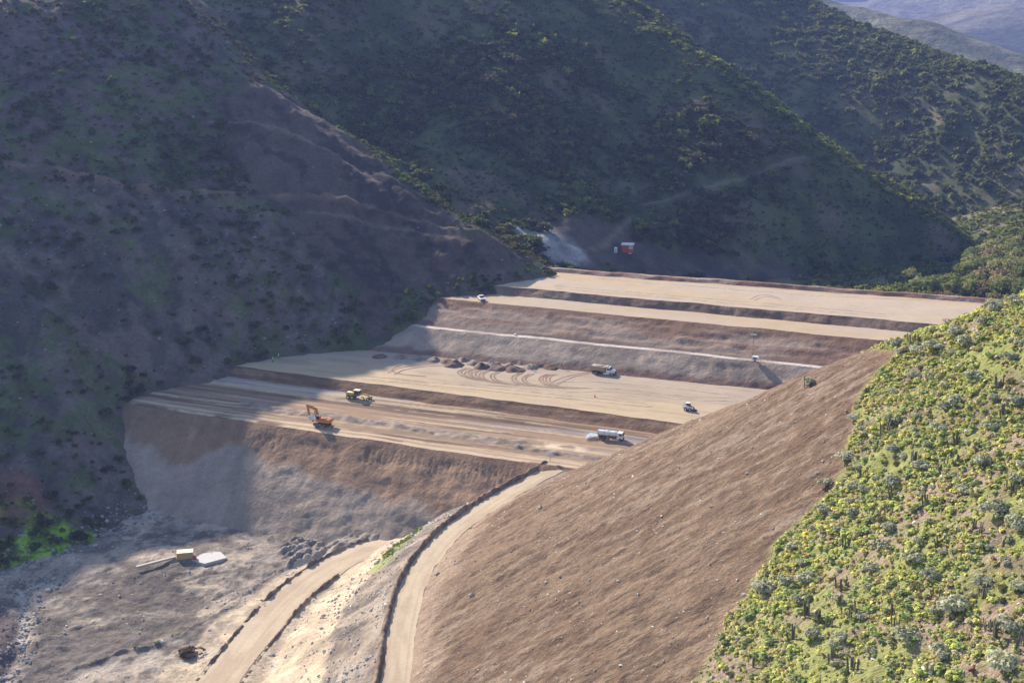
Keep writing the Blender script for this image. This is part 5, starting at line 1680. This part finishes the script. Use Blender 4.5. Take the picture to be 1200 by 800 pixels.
# levelled pad is formed by the skids; the toilet stands on the same track
def toilet(loc, rz):
    t = empty('portable_toilet', loc, rz, 'white portable toilet beside the red site cabin', 'toilet')
    part('wall', bx(PB(), (0, 0, 1.1), (1.2, 1.2, 2.1), bev=.03), WHITE, t)
    part('roof', bx(PB(), (0, 0, 2.25), (1.3, 1.3, .22), bev=.08), WHITE, t)
    d = part('door', bx(PB(), (0, -.61, 1.05), (.8, .05, 1.85), bev=0), paint('grey_door', (.45, .46, .55), .5), t)
    part('handle', bx(PB(), (.3, -.65, 1.0), (.08, .05, .14), bev=0), BLACK, d)
    return t
p = hit(721.5, 296, gm_); toilet((p[0], p[1], p[2] - .05), math.radians(-10))

# ---- sign post at the end of the lower bench edge
t_p = PZ(645, 541, -5.4)
sg_ = empty('sign_post', (t_p[0], t_p[1], bench_z(t_p[0], t_p[1])), .1, 'small pale sign on a thin post beside the bench edge and haul road', 'sign')
part('post', cy(PB(), (0, 0, -.2), (0, 0, 2.4), .05, n=8), STEEL, sg_)
part('panel', bx(PB(), (0, -.07, 2.1), (1.2, .05, .95), bev=.01), paint('pale_blue', (.62, .68, .78), .5), sg_)

# ---- orange marker cone on the platform
p = PZ(697, 465.5, 0)
cn = empty('marker_cone', (p[0], p[1], .04), 0, 'small orange marker cone standing on the sandy platform', 'cone')
part('base', bx(PB(), (0, 0, .04), (.6, .6, .07), bev=.02), BLACK, cn)
part('cone', cy(PB(), (0, 0, .07), (0, 0, 1.1), .25, .05, n=14), paint('orange_plastic', (.75, .12, .04), .5, dirt=.1), cn)

# ---- ochre pump house with its channel and pale slab on the valley floor
fz = lambda x, y: float(h_floor(np.array([x]), np.array([y]))[0])
p = PZ(217, 653, -26.5)
ph = empty('pump_box', (p[0], p[1], fz(p[0], p[1])), math.radians(12), 'ochre timber box with pale lid on the muddy valley floor', 'box')
OCH = paint('ochre_board', (.50, .33, .15), .8, dirt=.2)
part('wall', bx(PB(), (0, 0, .85), (4.3, 2.4, 1.9), bev=.03), OCH, ph)
part('lid', bx(PB(), (0.05, .05, 1.86), (4.5, 2.6, .12), bev=.02), paint('pale_lid', (.80, .68, .45), .6, dirt=.1), ph)
for k in range(4):
    part('batten', bx(PB(), (-1.9 + 1.27 * k, -1.23, .85), (.12, .06, 1.85), bev=0), OCH, ph)
a = PZ(160, 668, -27); b = PZ(206, 656, -27)
mid_ = (a + b) / 2; ln_ = float(np.hypot(*(b - a)[:2])); zz = max(fz(*mid_[:2]), fz(*a[:2]), fz(*b[:2]))
bmn = bx(PB(), (0, 0, .35), (ln_, .9, .5), bev=.04)
o = part('concrete_beam', bmn, paint('concrete', (.47, .43, .38), .85, dirt=.2), None); o.location = (mid_[0], mid_[1], zz); o.rotation_euler = (0, 0, math.atan2(b[1] - a[1], b[0] - a[0]))
tag(o, 'long pale concrete beam lying left of the ochre box', 'beam')
sl = [PZ(x, y, -26.8) for x, y in [(224, 657), (240, 661), (266, 654), (258, 647), (238, 649)]]
zs = max(fz(q[0], q[1]) for q in sl) + .06
bmn = PB(); vs1 = [bmn.verts.new((q[0], q[1], zs)) for q in sl]; vs0 = [bmn.verts.new((q[0], q[1], zs - .9)) for q in sl]
bmn.faces.new(vs1)
for i in range(5):
    bmn.faces.new((vs0[i], vs0[(i + 1) % 5], vs1[(i + 1) % 5], vs1[i]))
bmesh.ops.recalc_face_normals(bmn, faces=bmn.faces)
o = part('concrete_slab', bmn, paint('pale_slab', (.46, .44, .43), .7, dirt=.15), None)
tag(o, 'whitish concrete slab right of the ochre box', 'slab')
p = PZ(228.5, 655, -26.5)
o = part('red_drum', cy(PB(), (0, 0, 0), (0, 0, 1.0), .45), RED, None); o.location = (p[0], p[1], max(zs, fz(p[0], p[1])) - .02)
tag(o, 'small red drum between the ochre box and whitish slab', 'drum')

# brush pile and loose things on the valley floor
p = PZ(222, 764, -28)
bp_mesh = shrub_mesh('brush_pile', shrub_base(420, 777, lumps=9, flat=.4, leaf=.13, c1=(.05, .035, .03), c2=(.13, .09, .07), up=.2), M_leaf)
o = bpy.data.objects.new('brush_pile', bp_mesh); COL.objects.link(o); o.location = (p[0], p[1], fz(p[0], p[1]) - .1); o.scale = (4.0, 3.0, 2.6); o.rotation_euler = (0, 0, .4)
tag(o, 'dark heap of cut brush beside the lower road', 'brush pile')
gr_base = [shrub_base(20, 780 + k, lumps=3, flat=.6, leaf=.4, c1=(.17, .25, .045), c2=(.34, .42, .10), up=.6) for k in range(3)]
gp = []
for a, b, n_, sx, sy in [(176, 749, 60, 10, 2.2), (207, 737, 20, 5, 2), (470, 634, 140, 14, 9), (485, 620, 90, 10, 6), (455, 652, 80, 9, 8), (160, 756, 20, 5, 1.5)]:
    for k in range(n_):
        q = PZ(a + random.gauss(0, sx * .5), b + random.gauss(0, sy * .5), -27.5 if b > 700 else -18)
        gp.append((q[0], q[1], fz(q[0], q[1])))
gp = np.array(gp)
scatter_stuff('grass_tufts', gr_base, gp, np.random.default_rng(781).uniform(.25, .6, len(gp)), np.random.default_rng(782).uniform(0, 6, len(gp)), hues(len(gp), 783, (.8, .8, 1), (1.1, 1.0, 1.2)), M_leaf)
gl = scatter_points(9000, -175, -95, 320, 400, h_left, lambda x, y: poly_mask(x, y, low_grass, 3, 5, 82) * sstep(-.1, .1, fbm(x, y, 8, 4, 83)), 784)
gl = gl[gl[:, 2] > h_floor(gl[:, 0], gl[:, 1])][:1600]
scatter_stuff('hillside_grass', gr_base, gl, np.random.default_rng(785).uniform(.3, .8, len(gl)), np.random.default_rng(786).uniform(0, 6, len(gl)), hues(len(gl), 787, (.9, .95, .8), (1.3, 1.25, 1.2)), M_leaf)
p = PZ(187, 744, -27.6)
o = bpy.data.objects.new('boulder', shrub_mesh('boulder', stone_base(990, (.72, .72, .68)), M_stone)); COL.objects.link(o); o.location = (p[0], p[1], fz(p[0], p[1]) + .3); o.scale = (1.1, .9, .9)
tag(o, 'white boulder beside the bright green grass on the valley floor', 'stone')
p = PZ(604, 402, 3.5)
o = bpy.data.objects.new('boulder', shrub_mesh('boulder', stone_base(991, (.85, .83, .78)), M_stone)); COL.objects.link(o)
o.location = (p[0], p[1], bench_z(p[0], p[1]) + .2); o.scale = (.55, .5, .6)
tag(o, 'white block on the grey step face above the soil heaps', 'stone')

# pale slabs and a bundle low on the right slope, dry shrub and edge shrub on its crest
for a, b, sx, sy, lb in [(1086, 782, .8, .38, 'flat white slab of rock in the bottom right scrub, upper of two'), (1091, 788, .55, .3, 'flat white slab of rock in the bottom right scrub, lower of two')]:
    p = hit(a, b, right_z)
    m_ = PB(); bx(m_, (0, 0, 0), (2 * sx, 2 * sy, .16), bev=.05)
    o = part('rock_slab', m_, paint('white_rock', (.80, .80, .80), .7, dirt=.08), None); o.location = (p[0], p[1], p[2] + .3); o.rotation_euler = (.1, -.5, .1 if b < 785 else .9)
    tag(o, lb, 'stone')
p = hit(1139, 787, right_z)
m_ = PB(); bmesh.ops.create_icosphere(m_, subdivisions=2, radius=.42, matrix=Matrix.Diagonal((1.3, .9, .8, 1)))
for v in m_.verts:
    v.co *= 1 + .18 * math.sin(9 * v.co.x + 5 * v.co.y)
o = part('bundle', m_, paint('dark_red_cloth', (.16, .03, .035), .8, dirt=.1), None, smooth=True); o.location = (p[0], p[1], p[2] + .35)
tag(o, 'dark red bundle lying among the bottom right shrubs', 'bundle')

def twig_mesh(seed, n=90):
    r = random.Random(seed); bm = bmesh.new()
    def br(a, d, l, rad, depth):
        b = a + d * l
        cy(bm, a, b, rad, rad * .6, n=4)
        if depth:
            for k in range(3):
                dd = (d + Vector((r.uniform(-.7, .7), r.uniform(-.7, .7), r.uniform(-.15, .5)))).normalized()
                br(b, dd, l * r.uniform(.6, .85), rad * .6, depth - 1)
    for k in range(6):
        an = k * 1.05 + r.uniform(-.3, .3)
        br(Vector((0, 0, -.1)), Vector((.6 * math.cos(an), .6 * math.sin(an), .8)).normalized(), .38, .025, 3)
    me = bpy.data.meshes.new('dry_shrub'); bm.to_mesh(me); bm.free(); me.materials.append(paint('dry_twig', (.17, .13, .10), .9, dirt=.2))
    return me
tw = twig_mesh(1)
for a, b, sc, lb in [(1099, 383, 2.6, 'leafless brown shrub on the crest, left of the two against the platform'), (1112, 381, 2.2, 'leafless brown shrub on the crest, right of the two against the platform'), (1145, 362, 2.6, 'leafless brown shrub on the crest beside the back thicket'),
                     (1160, 357, 2.2, 'leafless brown shrub near the top right end of the crest')]:
    p = hit(a, b, right_z)
    o = bpy.data.objects.new('dry_shrub', tw); COL.objects.link(o); o.location = p; o.scale = (sc, sc, sc * .8); o.rotation_euler = (0, 0, a)
    tag(o, lb, 'shrub')
p = hit(948, 450, right_z)
o = bpy.data.objects.new('silvery_shrub', silver_meshes[2]); COL.objects.link(o); o.location = p; o.scale = (1.7, 1.7, 1.5)
tag(o, 'lone grey shrub on the edge of the graded slope below the ledge', 'shrub')
o = bpy.data.objects.new('column_cactus', cact[3]); COL.objects.link(o); p = hit(942, 452, right_z); o.location = p; o.scale = (1.6, 1.6, 3.2)
tag(o, 'tall dark cactus beside the lone grey shrub on the slope edge', 'cactus')

# ------------------------------------------------------------------ workers
SKIN = paint('skin', (.36, .22, .15), .6, dirt=0.05)
NAVY = paint('navy_cloth', (.035, .04, .06), .85, dirt=.15)
VEST = paint('lime_vest', (.42, .80, .06), .7, dirt=.05)
HELM = paint('white_helmet', (.8, .8, .76), .4, dirt=.05)
def worker(loc, rz, label, arm=0.25):
    t = empty('person', loc, rz, label, 'person', None)
    V = [(0, 0, .95), (0, 0, 1.15), (0, 0, 1.38), (0, 0, 1.52), (0, 0, 1.60), (.01, 0, 1.70),
         (0, .10, .90), (.02, .12, .50), (0, .13, .07), (.14, .14, .04), (0, -.10, .90), (-.03, -.12, .50), (-.06, -.13, .07), (.08, -.14, .04),
         (0, .19, 1.42), (.02, .26, 1.15), (.10 + arm * .4, .25, .92 + arm * .3), (.14 + arm * .5, .24, .83 + arm * .4), (0, -.19, 1.42), (.0, -.27, 1.15), (.08, -.27, .90), (.11, -.27, .80)]
    Rr = [.15, .14, .16, .065, .06, .105, .095, .07, .05, .045, .095, .07, .05, .045, .07, .05, .042, .045, .07, .05, .042, .045]
    E = [(0, 1), (1, 2), (2, 3), (3, 4), (4, 5), (0, 6), (6, 7), (7, 8), (8, 9), (0, 10), (10, 11), (11, 12), (12, 13), (2, 14), (14, 15), (15, 16), (16, 17), (2, 18), (18, 19), (19, 20), (20, 21)]
    me = bpy.data.meshes.new('body'); me.from_pydata(V, E, []); me.update()
    o = bpy.data.objects.new('body', me); COL.objects.link(o); o.parent = t
    md = o.modifiers.new('skin', 'SKIN'); md.use_smooth_shade = True
    for i, sv in enumerate(me.skin_vertices[0].data):
        sv.radius = (Rr[i], Rr[i]); sv.use_root = (i == 0)
    o.modifiers.new('sub', 'SUBSURF').levels = 1; o.modifiers['sub'].render_levels = 1
    me.materials.append(NAVY)
    v = PB(); bmesh.ops.create_cone(v, cap_ends=False, segments=14, radius1=.205, radius2=.215, depth=.52, matrix=Matrix.Translation((0, 0, 1.20)) @ Matrix.Diagonal((.85, 1.12, 1, 1)))
    bmesh.ops.create_cone(v, cap_ends=True, segments=14, radius1=.215, radius2=.10, depth=.10, matrix=Matrix.Translation((0, 0, 1.51)) @ Matrix.Diagonal((.85, 1.12, 1, 1)))
    part('vest', v, VEST, t, smooth=True)
    h = PB(); bmesh.ops.create_icosphere(h, subdivisions=2, radius=.112, matrix=Matrix.Translation((.02, 0, 1.70)) @ Matrix.Diagonal((.95, .85, 1.12, 1)))
    cy(h, (.115, 0, 1.70), (.15, 0, 1.675), .02, .012, n=6)
    part('face', h, SKIN, t, smooth=True)
    k = PB(); bmesh.ops.create_uvsphere(k, u_segments=14, v_segments=8, radius=.145, matrix=Matrix.Translation((.01, 0, 1.76)) @ Matrix.Diagonal((1.05, .95, .85, 1)))
    bmesh.ops.delete(k, geom=[w for w in k.verts if w.co.z < 1.745], context='VERTS')
    cy(k, (.03, 0, 1.742), (.03, 0, 1.757), .165, n=14)
    part('helmet', k, HELM, t, smooth=True)
    for y, x in ((.13, .06), (-.135, 0)):
        part('boot', bx(PB(), (x, y, .05), (.28, .11, .12), bev=.03), BLACK, t)
    return t
for a, b, z, rz, lb in [(320, 424.5, 0, 2.5, 'worker in lime vest at the shaded left end of the platform, nearer of two'), (326.5, 420.5, 0, -.8, 'worker in lime vest at the shaded left end of the platform, farther of two'),
                        (389, 503, -5.3, 2.9, 'worker in lime vest standing beside the excavator track'), (623, 434, 0, -1.2, 'worker in lime vest at the right end of the soil heaps'),
                        (658, 431.5, 0, .3, 'worker in lime vest between the soil heaps and dump truck')]:
    p = PZ(a, b, z)
    zz = bench_z(p[0], p[1])
    o = worker((p[0], p[1], zz + .04), rz, lb)
    o.scale = (1.08,) * 3

# ------------------------------------------------------------------ tell look-alikes apart by their place in the row
ORDW = ['first', 'second', 'third', 'fourth', 'fifth', 'sixth', 'seventh', 'eighth', 'ninth', 'tenth', 'eleventh', 'twelfth', 'thirteenth', 'fourteenth', 'fifteenth', 'sixteenth', 'seventeenth', 'eighteenth', 'nineteenth', 'twentieth', 'twenty-first', 'twenty-second', 'twenty-third', 'twenty-fourth']
_same = {}
for o in scene.objects:
    if o.parent is None and 'label' in o.keys() and 'group' in o.keys():
        _same.setdefault(o['label'], []).append(o)
for lb, os_ in _same.items():
    if 1 < len(os_) <= 24:
        os_.sort(key=lambda q: float(to_px(np.array(q.location))[0][0]))
        for k, q in enumerate(os_):
            if len(os_) == 2:
                q['label'] = lb + (', left one' if k == 0 else ', right one')
            else:
                q['label'] = lb + ', ' + (ORDW[k] + ' from left' if k else 'leftmost one')
